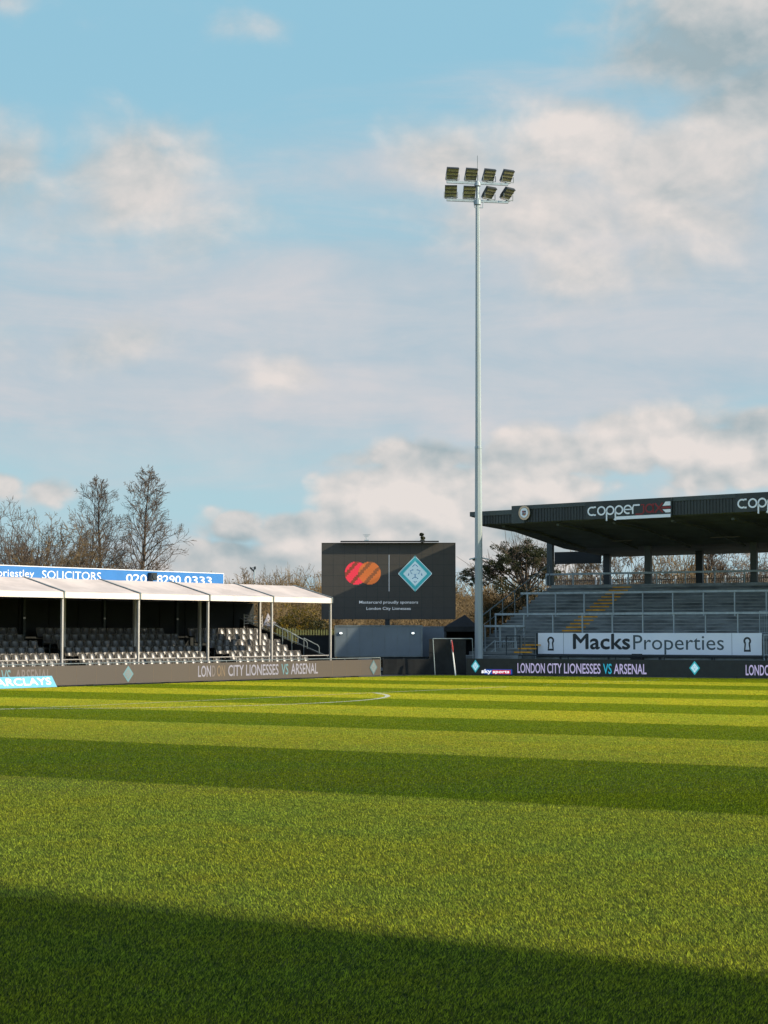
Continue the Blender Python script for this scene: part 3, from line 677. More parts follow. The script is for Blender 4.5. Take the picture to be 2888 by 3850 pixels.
# ------------------------------------------------------------------ right: covered terrace
def rs(px, py, p): return RF.hit(px, py, p)
TR, RI = .40, .154
YM = 1.0                                     # Macks board plane, behind the fascia line
def terrace():
    t = thing('covered_terrace', 'covered standing terrace with grey concrete steps and dark green roof', 'grandstand', RF.w(0, 0), RF.a)
    # where the yellow steps start: fits treads
    xs, zs = rs(2098, 2372, YM + .3)
    nlow = 7; z0 = zs - nlow * RI; y0 = YM + .35 - 0 * TR
    y0 = YM + .35; steps = []
    k = 0; z = zs - RI * 3; y = y0
    XL = rs(1850, 2400, YM + 1)[0]; XR = 45
    n = int(round((3.80 - z) / RI)) + 1
    mb = MB(); yel = MB()
    dz = zs - 2 * RI
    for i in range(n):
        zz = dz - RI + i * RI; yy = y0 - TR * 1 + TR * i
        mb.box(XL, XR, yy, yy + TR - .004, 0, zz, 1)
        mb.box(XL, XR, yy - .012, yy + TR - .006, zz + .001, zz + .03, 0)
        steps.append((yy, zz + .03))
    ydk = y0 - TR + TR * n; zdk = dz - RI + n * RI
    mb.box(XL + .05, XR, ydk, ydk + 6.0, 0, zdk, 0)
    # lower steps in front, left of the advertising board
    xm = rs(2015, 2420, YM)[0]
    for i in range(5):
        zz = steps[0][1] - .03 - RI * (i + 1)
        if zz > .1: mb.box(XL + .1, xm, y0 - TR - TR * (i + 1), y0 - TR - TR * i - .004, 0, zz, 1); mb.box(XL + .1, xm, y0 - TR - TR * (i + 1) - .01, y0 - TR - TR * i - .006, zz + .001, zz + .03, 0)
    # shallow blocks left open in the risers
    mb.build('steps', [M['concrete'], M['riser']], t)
    xa1 = rs(2063, 2372, YM + .35)[0]
    for i, (yy, zz) in enumerate(steps[1:]):
        yel.box(xa1 + .25, xa1 + 1.2, yy - .016, yy + .16, zz - .05, zz + .006)
    yel.build('step_edging', M['yellow'], t)
    y2 = MB(); xb1 = rs(1995, 2440, YM - .4)[0]
    for i in range(3): zz = steps[0][1] - .03 - RI * (i + 1) + .03; yy = y0 - TR - TR * (i + 1); y2.box(xb1 - .35, xb1 + .45, yy - .016, yy + .14, zz - .05, zz + .006)
    y2.build('step_edging', M['yellow'], t)
    # crush barriers: the rows of rails across the steps
    def barrier(y, z, x0, x1, base, step, wd=.06, off=0):
        rb = MB(); rb.box(x0, x1, y - wd, y + wd, z - .09, z); rb.build('barrier_rail', M['galv'], t)
        x = x0 + off
        while x < x1: pb = MB(); pb.box(x, x + .055, y - .03, y + .03, base, z - .092); pb.build('barrier_post', M['galv'], t); x += step
    def step_at(y): 
        c = [s for s in steps if s[0] <= y]; return c[-1][1] if c else steps[0][1]
    yA = y0 + TR * .5; barrier(yA, rs(2500, 2302, yA)[1], rs(1862, 2303, yA)[0], 20, step_at(yA) - .1, 1.42)
    yB = y0 + TR * 6.5; barrier(yB, rs(2500, 2221, yB)[1], rs(1960, 2229, yB)[0], 24, step_at(yB), 1.42, off=.3)
    yC = ydk + .25; zC = rs(2300, 2152, yC)[1]; barrier(yC, zC, rs(2052, 2156, yC)[0], 26, zdk, 1.42, .03, off=.0)
    xd0, xd1 = rs(1822, 2353, yA - 1.2)[0], rs(1972, 2353, yA - 1.2)[0]; barrier(yA - 1.2, rs(1900, 2350, yA - 1.2)[1], xd0, xd1, .4, .75)
    # sloping handrail down the open left end
    h = MB(); xe = XL - .04
    p_a = (xe, y0 - TR * 1.5, steps[0][1] + .95); p_b = (xe, ydk, zdk + 1.0); h.tube(p_a, p_b, .025)
    p_a2 = (xe, y0 - TR * 1.5, steps[0][1] + .5); p_b2 = (xe, ydk, zdk + .5); h.tube(p_a2, p_b2, .016)
    for k in range(7):
        f = k / 6; yy = p_a[1] + (p_b[1] - p_a[1]) * f; zz = p_a[2] + (p_b[2] - p_a[2]) * f; h.tube((xe, yy, max(0, zz - 1.3)), (xe, yy, zz), .024)
    h.build('handrail', M['galvdark'], t)
    # columns
    for px, p in ((2070, ydk + .6), (2438, ydk + .6), (2836, ydk + .6), (2283, ydk + 4.2), (2631, ydk + 4.2)):
        x = rs(px, 2150, p)[0]; c = MB(); wv = .15 if p < ydk + 1 else .17
        c.box(x - wv, x + wv, p - .1, p + .1, zdk, 6.3); c.box(x - wv - .06, x + wv + .06, p - .16, p + .16, zdk, zdk + .04)
        c.build('column', M['green2'] if p < ydk + 1 else M['green'], t)
    for k in range(1, 4):
        x = rs(2836, 2150, ydk + .6)[0] + 5.4 * k; c = MB(); c.box(x - .15, x + .15, ydk + .5, ydk + .7, zdk, 6.3); c.build('column', M['green2'], t)
    # roof
    zf0 = rs(1942, 1966, 0)[1]; zf1 = rs(2888, 1920, 0)[1]; x_l = rs(1942, 1966, 0)[0]; x_r = rs(2888, 1920, 0)[0]; kf = (zf1 - zf0) / (x_r - x_l)
    zt0 = rs(1930, 1903, 0)[1]; zt1 = rs(2888, 1850, 0)[1]; kt = (zt1 - zt0) / (x_r - x_l)
    def zb(x): return zf0 + kf * (x - x_l)
    def zt(x): return zt0 + kt * (x - x_l)
    xL = rs(1772, 1930, 0)[0]; xS = rs(1930, 1903, 0)[0]; xR_ = 46
    print('roof', zf0, zf1, zt0, zt1, xL, xS, 'deck', zdk, ydk, XL, zs)
    yback = ydk + 5.6
    zbk = rs(2500, 2090, yback)[1]; ymid = 3.4; zmid = rs(1918, 2001, ymid)[1]; zpost = rs(2058, 2065, ydk + .6)[1]; yp = ydk + .6
    xq = rs(1815, 1976, 0.1)[0]
    so_ = MB(); prof = [(0.0, zb(0) - .02), (ymid, zmid), (yp, zpost), (yback, zbk)]
    for (ya, za), (yb_, zb_) in zip(prof, prof[1:]):
        dy_ = .0
        so_.hexa([(xL + .35, ya, za), (xR_, ya, za + kf * 45), (xR_, yb_, zb_ + kf * 20), (xL + .35, yb_, zb_), (xL + .35, ya, za + .3), (xR_, ya, za + .3 + kf * 45), (xR_, yb_, zb_ + .3 + kf * 20), (xL + .35, yb_, zb_ + .3)])
    so_.build('soffit', M['soffit'], t)
    for k in range(9):                         # rafters under the roof
        x = xL + 1.4 + k * 2.65; pr = [(ya, za - .015) for ya, za in prof[:3]]; pr[0] = (.25, pr[0][1] - .01)
        rb_ = MB()
        for (ya, za), (yb_, zb_) in zip(pr, pr[1:]): rb_.hexa([(x, ya, za - .09), (x + .12, ya, za - .09), (x + .12, yb_, zb_ - .09), (x, yb_, zb_ - .09), (x, ya, za), (x + .12, ya, za), (x + .12, yb_, zb_), (x, yb_, zb_)])
        rb_.build('rafter', M['soffit'], t)
    rt = MB()
    rt.hexa([(xL, -.05, zt(xL) - .30), (xR_, -.05, zt(xR_) - .25), (xR_, yback + .3, zbk + .45 + kf * 20), (xL, yback + .3, zbk + .45), (xL, -.05, zt(xL) - .17), (xR_, -.05, zt(xR_) - .1), (xR_, yback + .3, zbk + .6 + kf * 20), (xL, yback + .3, zbk + .6)])
    rt.build('roof_sheet', M['green'], t)
    fa = MB()                                  # corrugated fascia
    x = xL + .33; wv = .14
    while x < 30:
        top = (zt(x) - .17 if x < xS else zt(x) - .02) - .03; fa.box(x, x + wv * .62, -.10, -.055, zb(x), top); fa.box(x + wv * .62, x + wv - .002, -.075, -.056, zb(x), top); x += wv
    fa.build('fascia', M['green'], t)
    fl = MB()
    def beam(x0, x1, dzz, hgt, yy=-.13, m=0): fl.hexa([(x0, yy, zt(x0) + dzz - hgt), (x1, yy, zt(x1) + dzz - hgt), (x1, yy + .06, zt(x1) + dzz - hgt), (x0, yy + .06, zt(x0) + dzz - hgt), (x0, yy, zt(x0) + dzz), (x1, yy, zt(x1) + dzz), (x1, yy + .06, zt(x1) + dzz), (x0, yy + .06, zt(x0) + dzz)], m)
    beam(xL, xS, -.16, .2); beam(xS + .62, xR_, 0, .17); beam(xS, xS + .615, 0, zt(xS) - zb(xS) + .03, -.16)
    fl.face([(xL, -.1, zt(xL) - .17), (xL, -.1, zt(xL) - .36), (xL, yback, zbk + .3), (xL, yback, zbk + .6)])
    fl.build('flashing', M['green2'], t)
    # back wall panel with slats, low back fence is a thing of its own
    bw = MB(); xw0 = rs(2087, 2100, yback)[0]; xw1 = rs(2262, 2100, yback)[0]
    za_ = rs(2170, 2074, yback)[1]; zb2 = rs(2170, 2120, yback)[1]
    bw.box(xw0, xw1, yback - .06, yback - .02, zb2, za_)
    for k in range(5): zz = zb2 - .02 - k * .055; bw.box(xw0 + (xw1 - xw0) * .45, xw1, yback - .08, yback - .05, zz - .02, zz)
    bw.build('rear_panel', M['darkwall'], t)
    lb = MB()
    for px, py, pp, ln in ((2300 + 35, 2032, 4.2, 1.0), (2725, 2018, 4.2, 1.3), (2585, 2062, 6.5, .1)):
        x, z = rs(px, py, pp); lb.box(x - ln / 2 * 1.0, x + ln / 2, pp, pp + .06, z - .03, z)
    lb.build('lighting_batten', M['tread'], t)
    # a door opening wall at the rear, closing the lower part on the left
    return ydk, zdk, yback, zt, zb, XL, steps, y0
YD, ZD, YBK, ZT, ZB, XLS, STEPS, Y0 = terrace()

def lettering():
    # roof lettering: a thing each, drawn with strokes
    def sign(px0, px1, label, full=True):
        x0 = rs(px0, 1915, -.2)[0]; x1 = rs(px1, 1905, -.2)[0]; W = x1 - x0; y = -.205
        k = (ZT(10) - ZT(0)) / 10 
        zb_ = rs(px0, 1927 if full else 1905, -.2)[1]
        mb = MB(); u = W / 8.05                  # x-height unit
        st = .14 * u * 1.0; r = .42 * u; zc = ZB(x0) + .32; yy = y
        cx = x0 + r
        def C(cx, a0, a1, m=0): mb.ring(cx, zc, r - st / 2, st, yy, m, 22, a0, a1)
        C(cx, 55, 305); mb.stroke([(cx + .2 * u, zc + r - st / 2), (cx + .42 * u, zc + r - st / 2)], st, yy); mb.stroke([(cx + .2 * u, zc - r + st / 2), (cx + .42 * u, zc - r + st / 2)], st, yy)
        cx += .96 * u; C(cx, 0, 360)
        for _ in range(2):
            cx += .86 * u; C(cx, 0, 360); mb.stroke([(cx - r + st / 2, zc), (cx - r + st / 2, zc - .92 * u)], st, yy)
        cx += .86 * u; C(cx, 0, 300); mb.stroke([(cx - r, zc), (cx + r, zc)], st * .8, yy)
        cx += .46 * u; mb.stroke([(cx + .02 * u, zc - r), (cx + .02 * u, zc + r * .3), (cx + .12 * u, zc + r * .85), (cx + .3 * u, zc + r - st / 2), (cx + .7 * u, zc + r - st / 2)], st, yy)
        # red j a x
        jx = cx + .78 * u
        mb.stroke([(jx + .02 * u, zc + r - st / 2), (jx + .3 * u, zc + r - st / 2), (jx + .3 * u, zc - r * .7), (jx + .15 * u, zc - r - .02), (jx - .5 * u, zc - r - .02)], st, yy, 1)
        ax_ = jx + .86 * u; mb.ring(ax_, zc, r - st / 2, st, yy, 1, 22, 0, 360); mb.stroke([(ax_ + r - st / 2, zc + r), (ax_ + r - st / 2, zc - r)], st, yy, 1)
        xx = ax_ + .52 * u; mb.stroke([(xx, zc + r), (xx + .75 * u, zc - r)], st, yy, 1); mb.stroke([(xx, zc - r), (xx + .75 * u, zc + r)], st, yy - .004, 1)
        # striped tail
        tx = xx + .62 * u; te = x0 + W
        mb.face([(tx + .1 * u, yy + .006, zc + .16 * u), (te, yy + .006, zc + .16 * u), (te, yy + .006, zc + r + .1 * u), (tx + .38 * u, yy + .006, zc + r + .1 * u)], 0)
        mb.face([(tx, yy + .006, zc - .09 * u), (te, yy + .006, zc - .09 * u), (te, yy + .006, zc + .09 * u), (tx, yy + .006, zc + .09 * u)], 1)
        mb.face([(tx + .38 * u, yy + .006, zc - r - .02 * u), (te, yy + .006, zc - r - .02 * u), (te, yy + .006, zc - .16 * u), (tx + .1 * u, yy + .006, zc - .16 * u)], 0)
        mb.face([(x0 + 2.55 * u, yy + .006, zc - .86 * u), (te, yy + .006, zc - .86 * u), (te, yy + .006, zc - .58 * u), (x0 + 2.75 * u, yy + .006, zc - .58 * u)], 0)
        # follow the fascia's slight rise
        mb.v = [(a, b, c + k * (a - x0)) for a, b, c in mb.v]
        t = thing('roof_lettering', label, 'sign', RF.w(0, 0), RF.a, 'lettering signs along the roof edge')
        mb.build('letters', [M['panelwhite'], M['redletter']], t)
        bk = MB(); bk.hexa([(x0 - .1, y + .012, ZB(x0) - .02), (x1 + .05, y + .012, ZB(x1) - .02), (x1 + .05, y + .06, ZB(x1) - .02), (x0 - .1, y + .06, ZB(x0) - .02), (x0 - .1, y + .012, ZT(x0) - .01), (x1 + .05, y + .012, ZT(x1) - .01), (x1 + .05, y + .06, ZT(x1) - .01), (x0 - .1, y + .06, ZT(x0) - .01)])
        bk.build('backing_board', M['green'], t)
    sign(2209, 2521, 'complete white and red lettering sign on the roof edge left of the frame edge')
    x0 = rs(2209, 1915, -.2)[0]; x1 = rs(2521, 1905, -.2)[0]; xn = rs(2773, 1885, -.2)[0]
    class _p: pass
    # the second one runs out of the frame: same length as the first
    def px_of(x):
        lo, hi = 1000., 6000.
        for _ in range(40):
            md = (lo + hi) / 2
            if rs(md, 1890, -.2)[0] < x: lo = md
            else: hi = md
        return lo
    sign(2773, px_of(xn + x1 - x0), 'white lettering sign on the roof edge cut off by the right frame edge')
    # crest
    cx, cz = rs(1971, 1928, -.2); t = thing('club_crest', 'round cream and white club crest on the roof edge', 'sign', RF.w(0, 0), RF.a)
    mb = MB(); mb.disc(cx, cz, .285, .32, -.2, 0); mb.disc(cx, cz, .275, .31, -.204, 1); mb.disc(cx, cz, .20, .225, -.208, 0); mb.disc(cx, cz, .19, .215, -.212, 2)
    s = .09
    mb.face([(cx - s, -.216, cz + .01), (cx - .005, -.216, cz + .01), (cx - .005, -.216, cz + s), (cx - s, -.216, cz + s)], 3)
    mb.face([(cx + .005, -.216, cz + .01), (cx + s, -.216, cz + .01), (cx + s, -.216, cz + s), (cx + .005, -.216, cz + s)], 0)
    mb.disc(cx - .045, cz - .05, .04, .055, -.216, 0, 12); mb.disc(cx + .045, cz - .05, .04, .055, -.216, 3, 12)
    mb.disc(cx, cz - .10, .03, .03, -.217, 4, 10)
    mb.build('badge', [M['ink'], mat('cream_enamel', (.55, .42, .28), .5), M['panelwhite'], M['redletter'], M['yellow']], t)
    rm = MB(); n = 28
    for k in range(n):
        a, b = 2 * math.pi * k / n, 2 * math.pi * (k + 1) / n
        rm.tube((cx + .285 * math.cos(a), -.185, cz + .32 * math.sin(a)), (cx + .285 * math.cos(b), -.185, cz + .32 * math.sin(b)), .012, n=5, caps=False)
    rm.build('rim', M['green2'], t)
lettering()

def macks():
    t = thing('advertising_hoarding', 'long white hoarding with black property lettering and keyhole symbols at the terrace front', 'advertising board', RF.w(0, 0), RF.a)
    p = YM - .2
    x0, za = rs(2023, 2378, p); x1 = rs(2864, 2382, p)[0]; zb1 = rs(2023, 2456.5, p)[1]; z2a = rs(2864, 2382, p)[1]; z2b = rs(2864, 2465.5, p)[1]
    z1 = (za + z2a) / 2; z0 = (zb1 + z2b) / 2; print('macks', za, z2a, zb1, z2b, x0, x1)
    y = p; yy = y - .004
    mb = MB(); mb.box(x0, x1, y, y + .03, z0, z1)
    def X(px): return rs(px, 2420, p)[0]
    Hc = rs(2200, 2384, p)[1] - rs(2200, 2439, p)[1]; zb_ = rs(2200, 2439, p)[1]
    mb.text('Macks', X(2156), zb_, X(2368) - X(2156), Hc, yy, 1, 0, bold=.022)
    mb.text('Properties', X(2381), zb_ - .02, X(2722) - X(2381), Hc * .97, yy, 2, 0)
    for px in (2119, 2752): mb.box(X(px) - .006, X(px) + .006, yy, y - .001, z0, z1, 2)
    for px in (2071, 2810):
        cx = X(px); cz = z0 + (z1 - z0) * .64; h = z1 - z0
        mb.ring(cx, cz,   .125 * h / .9, .08, yy, 1, 20, -50, 230)
        mb.stroke([(cx - .085, cz - .09), (cx - .12, z0 + .16), (cx + .12, z0 + .16), (cx + .085, cz - .09)], .07, yy, 1)
        mb.box(cx - .1, cx + .1, yy - .001, yy, z0 + .15, z0 + .22, 1)
    mb.build('panel', [M['panelwhite'], M['ink'], M['inkgrey']], t)
    b = MB(); b.box(x0 - .1, x1 + .2, y, y + .08, z0 - .11, z0 - .01); b.box(x0 - .09, x0 - .005, y, y + .08, z0 - .01, z1)
    b.build('frame', M['ink'], t)
    for px in (2105, 2286, 2478, 2675, 2870): lp = MB(); lp.box(X(px) - .03, X(px) + .03, y + .01, y + .07, 0, z0 - .112); lp.build('support_post', M['ink'], t)
    # pale low wall behind
    wl = MB(); wl.box(x0 - .2, 44, y + .12, y + .5, 0, z0 - .05); wl.box(x0 - .2, 44, y + .11, y + .52, z0 - .045, z0 - .005, 0)
    wo = wl.build('terrace_front_wall', M['concrete']); wo.location = RF.w(0, 0); wo.rotation_euler = (0, 0, RF.a)
    tag(wo, 'low grey concrete wall under the white hoarding', 'wall')
    # pitch rail in front
    cbx = MB(); cx = rs(2396, 2463, p - .3)[0]; cbx.box(cx - .26, cx + .26, p - .45, p - .2, z0 - .32, z0 - .02); cbx.box(cx - .2, cx + .2, p - .42, p - .22, z0 - .019, z0 + .03)
    co = cbx.build('cable_box', M['black'], bevel=.01); co.location = RF.w(0, 0); co.rotation_euler = (0, 0, RF.a); tag(co, 'small black box below the middle of the white hoarding', 'box')
    cl = MB(); cl.box(cx - .05, cx + .05, p - .36, p - .28, 0, z0 - .322); cl.build('leg', M['black'], co)
macks()
railing('railing', 'black pitchside handrail behind the dark board on the right', RF, rs(1795, 2464, -.6)[0], 40, -.6, rs(1900, 2463, -.6)[1], 2.2, .028, M['ink'])

def side_stairs():
    # steps up and the barred gates left of the hoarding
    t = thing('metal_staircase', 'galvanised stair with sloping handrails beside the tall floodlight pole', 'stairs', RF.w(0, 0), RF.a)
    p = -.1
    def q(px, py, pp=p): x, z = rs(px, py, pp); return (x, pp, z)
    a = q(1790, 2466); b = q(1862, 2410)
    for k in range(6):
        f = (k + .5) / 6; x = a[0] + (b[0] - a[0]) * f; z = .12 + (b[2] - .95 - .12) * f; st = MB(); st.box(x - .12, x + .12, p, p + .9, max(.02, z - .04), max(.06, z)); st.build('tread', M['galvdark'], t)
    for off in (0, .85):
        h = MB(); A_ = Vector(q(1786, 2470)); B_ = Vector(q(1862, 2408)); d = Vector((0, off, 0))
        h.tube(A_ + d, B_ + d, .03); h.tube(A_ + d - Vector((0, 0, .35)), B_ + d - Vector((0, 0, .35)), .02)
        for f in (0, .5, 1): P_ = A_ + (B_ - A_) * f + d; h.tube((P_.x, P_.y, 0), P_, .028)
        h.build('handrail', M['galv'], t)
    h = MB(); A_ = Vector(q(1842, 2462, .5)); B_ = Vector(q(1973, 2354, .5)); h.tube(A_, B_, .025); h.tube(A_ - Vector((0, 0, .22)), B_ - Vector((0, 0, .22)), .02)
    for f in (0, .33, .66, 1): P_ = A_ + (B_ - A_) * f; h.tube((P_.x, P_.y, 0), P_, .024)
    h.build('handrail', M['galvdark'], t)
    def gate(px0, px1, pyt, pyb, pp, label, m, n):
        g0, g1 = rs(px0, pyt, pp), rs(px1, pyt, pp); zt_ = g0[1]; zb_ = max(.05, rs(px0, pyb, pp)[1])
        gt = thing('barred_gate', label, 'gate', RF.w(0, 0), RF.a)
        f = MB(); f.path([(g0[0], pp, 0), (g0[0], pp, zt_), (g1[0], pp, zt_), (g1[0], pp, 0)], .022, n=6); f.tube((g0[0], pp, zb_), (g1[0], pp, zb_), .018); f.build('frame', m, gt)
        b = MB()
        for k in range(1, n): x = g0[0] + (g1[0] - g0[0]) * k / n; b.tube((x, pp, zb_), (x, pp, zt_), .009, n=5)
        if n > 1: b.build('bars', m, gt)
    gate(1862, 1942, 2412, 2470, .25, 'pale barred gate beside the sloping stair handrail', M['galv'], 10)
    gate(1904, 1955, 2391, 2474, -.25, 'thin black hoop barrier left of the white hoarding', M['ink'], 1)
    gate(1960, 2013, 2390, 2460, .35, 'grey open gate frame immediately left of the white hoarding', M['galvdark'], 1)
    gate(2856, 2960, 2298, 2379, 2.0, 'upper barred gate at the right end of the terrace rails', M['galv'], 12)
    gate(2872, 2960, 2388, 2462, .7, 'lower barred gate right of the white hoarding', M['galv'], 10)
side_stairs()

# fence behind the terrace deck
def back_fence():
    t = thing('paling_fence', 'white paling fence seen through the back of the terrace', 'fence', RF.w(0, 0), RF.a)
    y = YBK + 1.0; zb_ = ZD - .6; zt_ = rs(2500, 2168, y)[1]
    mb = MB(); x = rs(2080, 2200, y)[0]; k = 0
    while x < 34:
        mb.box(x, x + .045, y, y + .02, 0, zt_ + random.uniform(-.01, .01)); x += .115; k += 1
    mb.build('palings', M['twigpale'], t)
    rl = MB(); rl.box(rs(2080, 2200, y)[0], 34, y + .02, y + .06, zt_ - .15, zt_ - .1); rl.build('rail', M['tread'], t); rl = MB(); rl.box(rs(2080, 2200, y)[0], 34, y + .02, y + .06, zt_ - .8, zt_ - .75); rl.build('rail', M['tread'], t)
    for px in (2240, 2299, 2358, 2538, 2658, 2725):
        p_ = MB(); x = rs(px, 2200, y)[0]; p_.box(x, x + .07, y - .05, y - .005, 0, zt_ + .02); p_.build('post', M['signwhite'], t)
back_fence()

# ------------------------------------------------------------------ floodlight mast
def mast():
    D = 83.0; b = at(1801, 2480, D); b.z = 0
    t = thing('floodlight_mast', 'very tall pale steel floodlight mast with eight lamp heads', 'floodlight', b, R(10))
    zt_ = at(1800, 745, D).z; zj = at(1800, 1683, D).z
    p = MB(); n = 8
    for z0, z1, r0, r1 in ((0, zj, .19, .145), (zj - .25, zt_, .134, .088)):
        p.tube((0, 0, z0), (0, 0, z1), r0, 0, r1, n=n)
    p.build('shaft', M['pole'], t)
    f = MB(); f.tube((0, 0, 0), (0, 0, .05), .32, n=16); f.box(-.22, -.18, -.05, .05, .05, .3); f.box(.18, .22, -.05, .05, .05, .3); f.build('base_plate', M['galvdark'], t)
    c = MB(); c.tube((0, 0, zj - .05), (0, 0, zj + .06), .155, n=12); zz = at(1800, 2098, D).z; c.tube((0, 0, zz - .03), (0, 0, zz + .03), .185, n=12); c.tube((-.16, 0, zz), (-.42, -.05, zz - .06), .03); c.tube((.16, 0, zz), (.46, -.05, zz - .06), .03); c.build('collar', M['galv'], t)
    zA = at(1800, 689, D).z; zB_ = at(1800, 756, D).z
    h = MB(); h.tube((0, 0, zB_ - .5), (0, 0, zA + .1), .075, n=10); h.tube((0, 0, zA - .12), (0, 0, zA + .06), .15, 0, .10, n=12); h.tube((0, 0, zB_ - .16), (0, 0, zB_ + .04), .15, n=12)
    h.path([(-.18, -.05, zB_ - .05), (-.14, -.05, zB_ - .3), (.22, -.05, zB_ - .3), (.24, -.05, zB_ - .05)], .018); h.build('head_bracket', M['galv'], t)
    lr = MB(); lr.tube((0, 0, zA + .1), (0, 0, at(1800, 585, D).z), .012, n=5); lr.build('lightning_rod', M['galvdark'], t)
    W = 1.38
    for z in (zA, zB_):
        cb = MB(); cb.box(-W, W, -.045, .045, z - .05, z + .05); cb.build('crossarm', M['galv'], t)
    def head(x, z, yaw, tilt):
        hm = Matrix.Translation((x, 0, z + .08)) @ Matrix.Rotation(yaw, 4, 'Z'); 
        w2, hh = .265, .52
        br = MB(); br.path([(-w2 - .03, 0, .28), (-w2 - .03, 0, .03), (w2 + .03, 0, .03), (w2 + .03, 0, .28)], .016, n=6); br.tube((0, 0, -.06), (0, 0, .03), .05, n=8)
        br.box(-.12, .12, -.05, .05, -.02, .01)
        hb = MB(); hb.box(-w2, w2, .005, .12, -hh / 2, hh / 2, 0)
        for k in range(3):
            z0 = -hh / 2 + .03 + k * .165; hb.box(-w2 + .012, w2 - .012, -.012, .004, z0, z0 + .115, 1); hb.box(-w2, w2, -.035, .004, z0 + .125, z0 + .150, 0)
        for k in range(7): xx = -w2 + .04 + k * .075; hb.box(xx, xx + .012, .121, .18, -hh / 2 + .03, hh / 2 - .03, 0)
        hb.box(-w2, w2, -.03, .12, -hh / 2 - .06, -hh / 2 - .002, 2)
        tm = Matrix.Translation((0, 0, .30)) @ Matrix.Rotation(tilt, 4, 'X')
        hb.v = [tuple(hm @ tm @ Vector(v)) for v in hb.v]; br.v = [tuple(hm @ Vector(v)) for v in br.v]
        lo = hb.build('lamp_head', [M['lamphouse'], M['lampglass'], M['alu']], t); br.build('yoke', M['galvdark'], lo)
    for x, yaw, tl in ((-1.12, 2, 34), (-.27, 6, 34), (.54, 12, 36), (1.37, 20, 38)): head(x, zA, R(yaw), R(tl))
    for x, yaw, tl in ((-1.19, -8, 26), (-.36, -2, 28), (.56, 28, 44), (1.39, 34, 46)): head(x, zB_, R(yaw), R(tl))
mast()
def far_mast():
    D = 150; b = at(956, 2300, D); b.z = 0; t = thing('distant_floodlight', 'small distant grey floodlight post beyond the marquee roof', 'floodlight', b)
    z = at(956, 2131, D).z; m = MB(); m.tube((0, 0, 0), (0, 0, z), .10, 0, .06); m.build('shaft', M['galv'], t)
    h = MB(); h.hexa([(-.35, -.1, z - .15), (-.02, -.1, z - .45), (0, .1, z - .45), (-.35, .1, z - .15), (-.35, -.1, z + .02), (-.02, -.1, z - .28), (0, .1, z - .28), (-.35, .1, z + .02)]); h.box(-.3, .1, -.02, .02, z - .1, z - .06); h.box(-.02, .12, -.1, .1, z - .2, z + .02); h.build('lamp_head', M['lamphouse'], t)
far_mast()

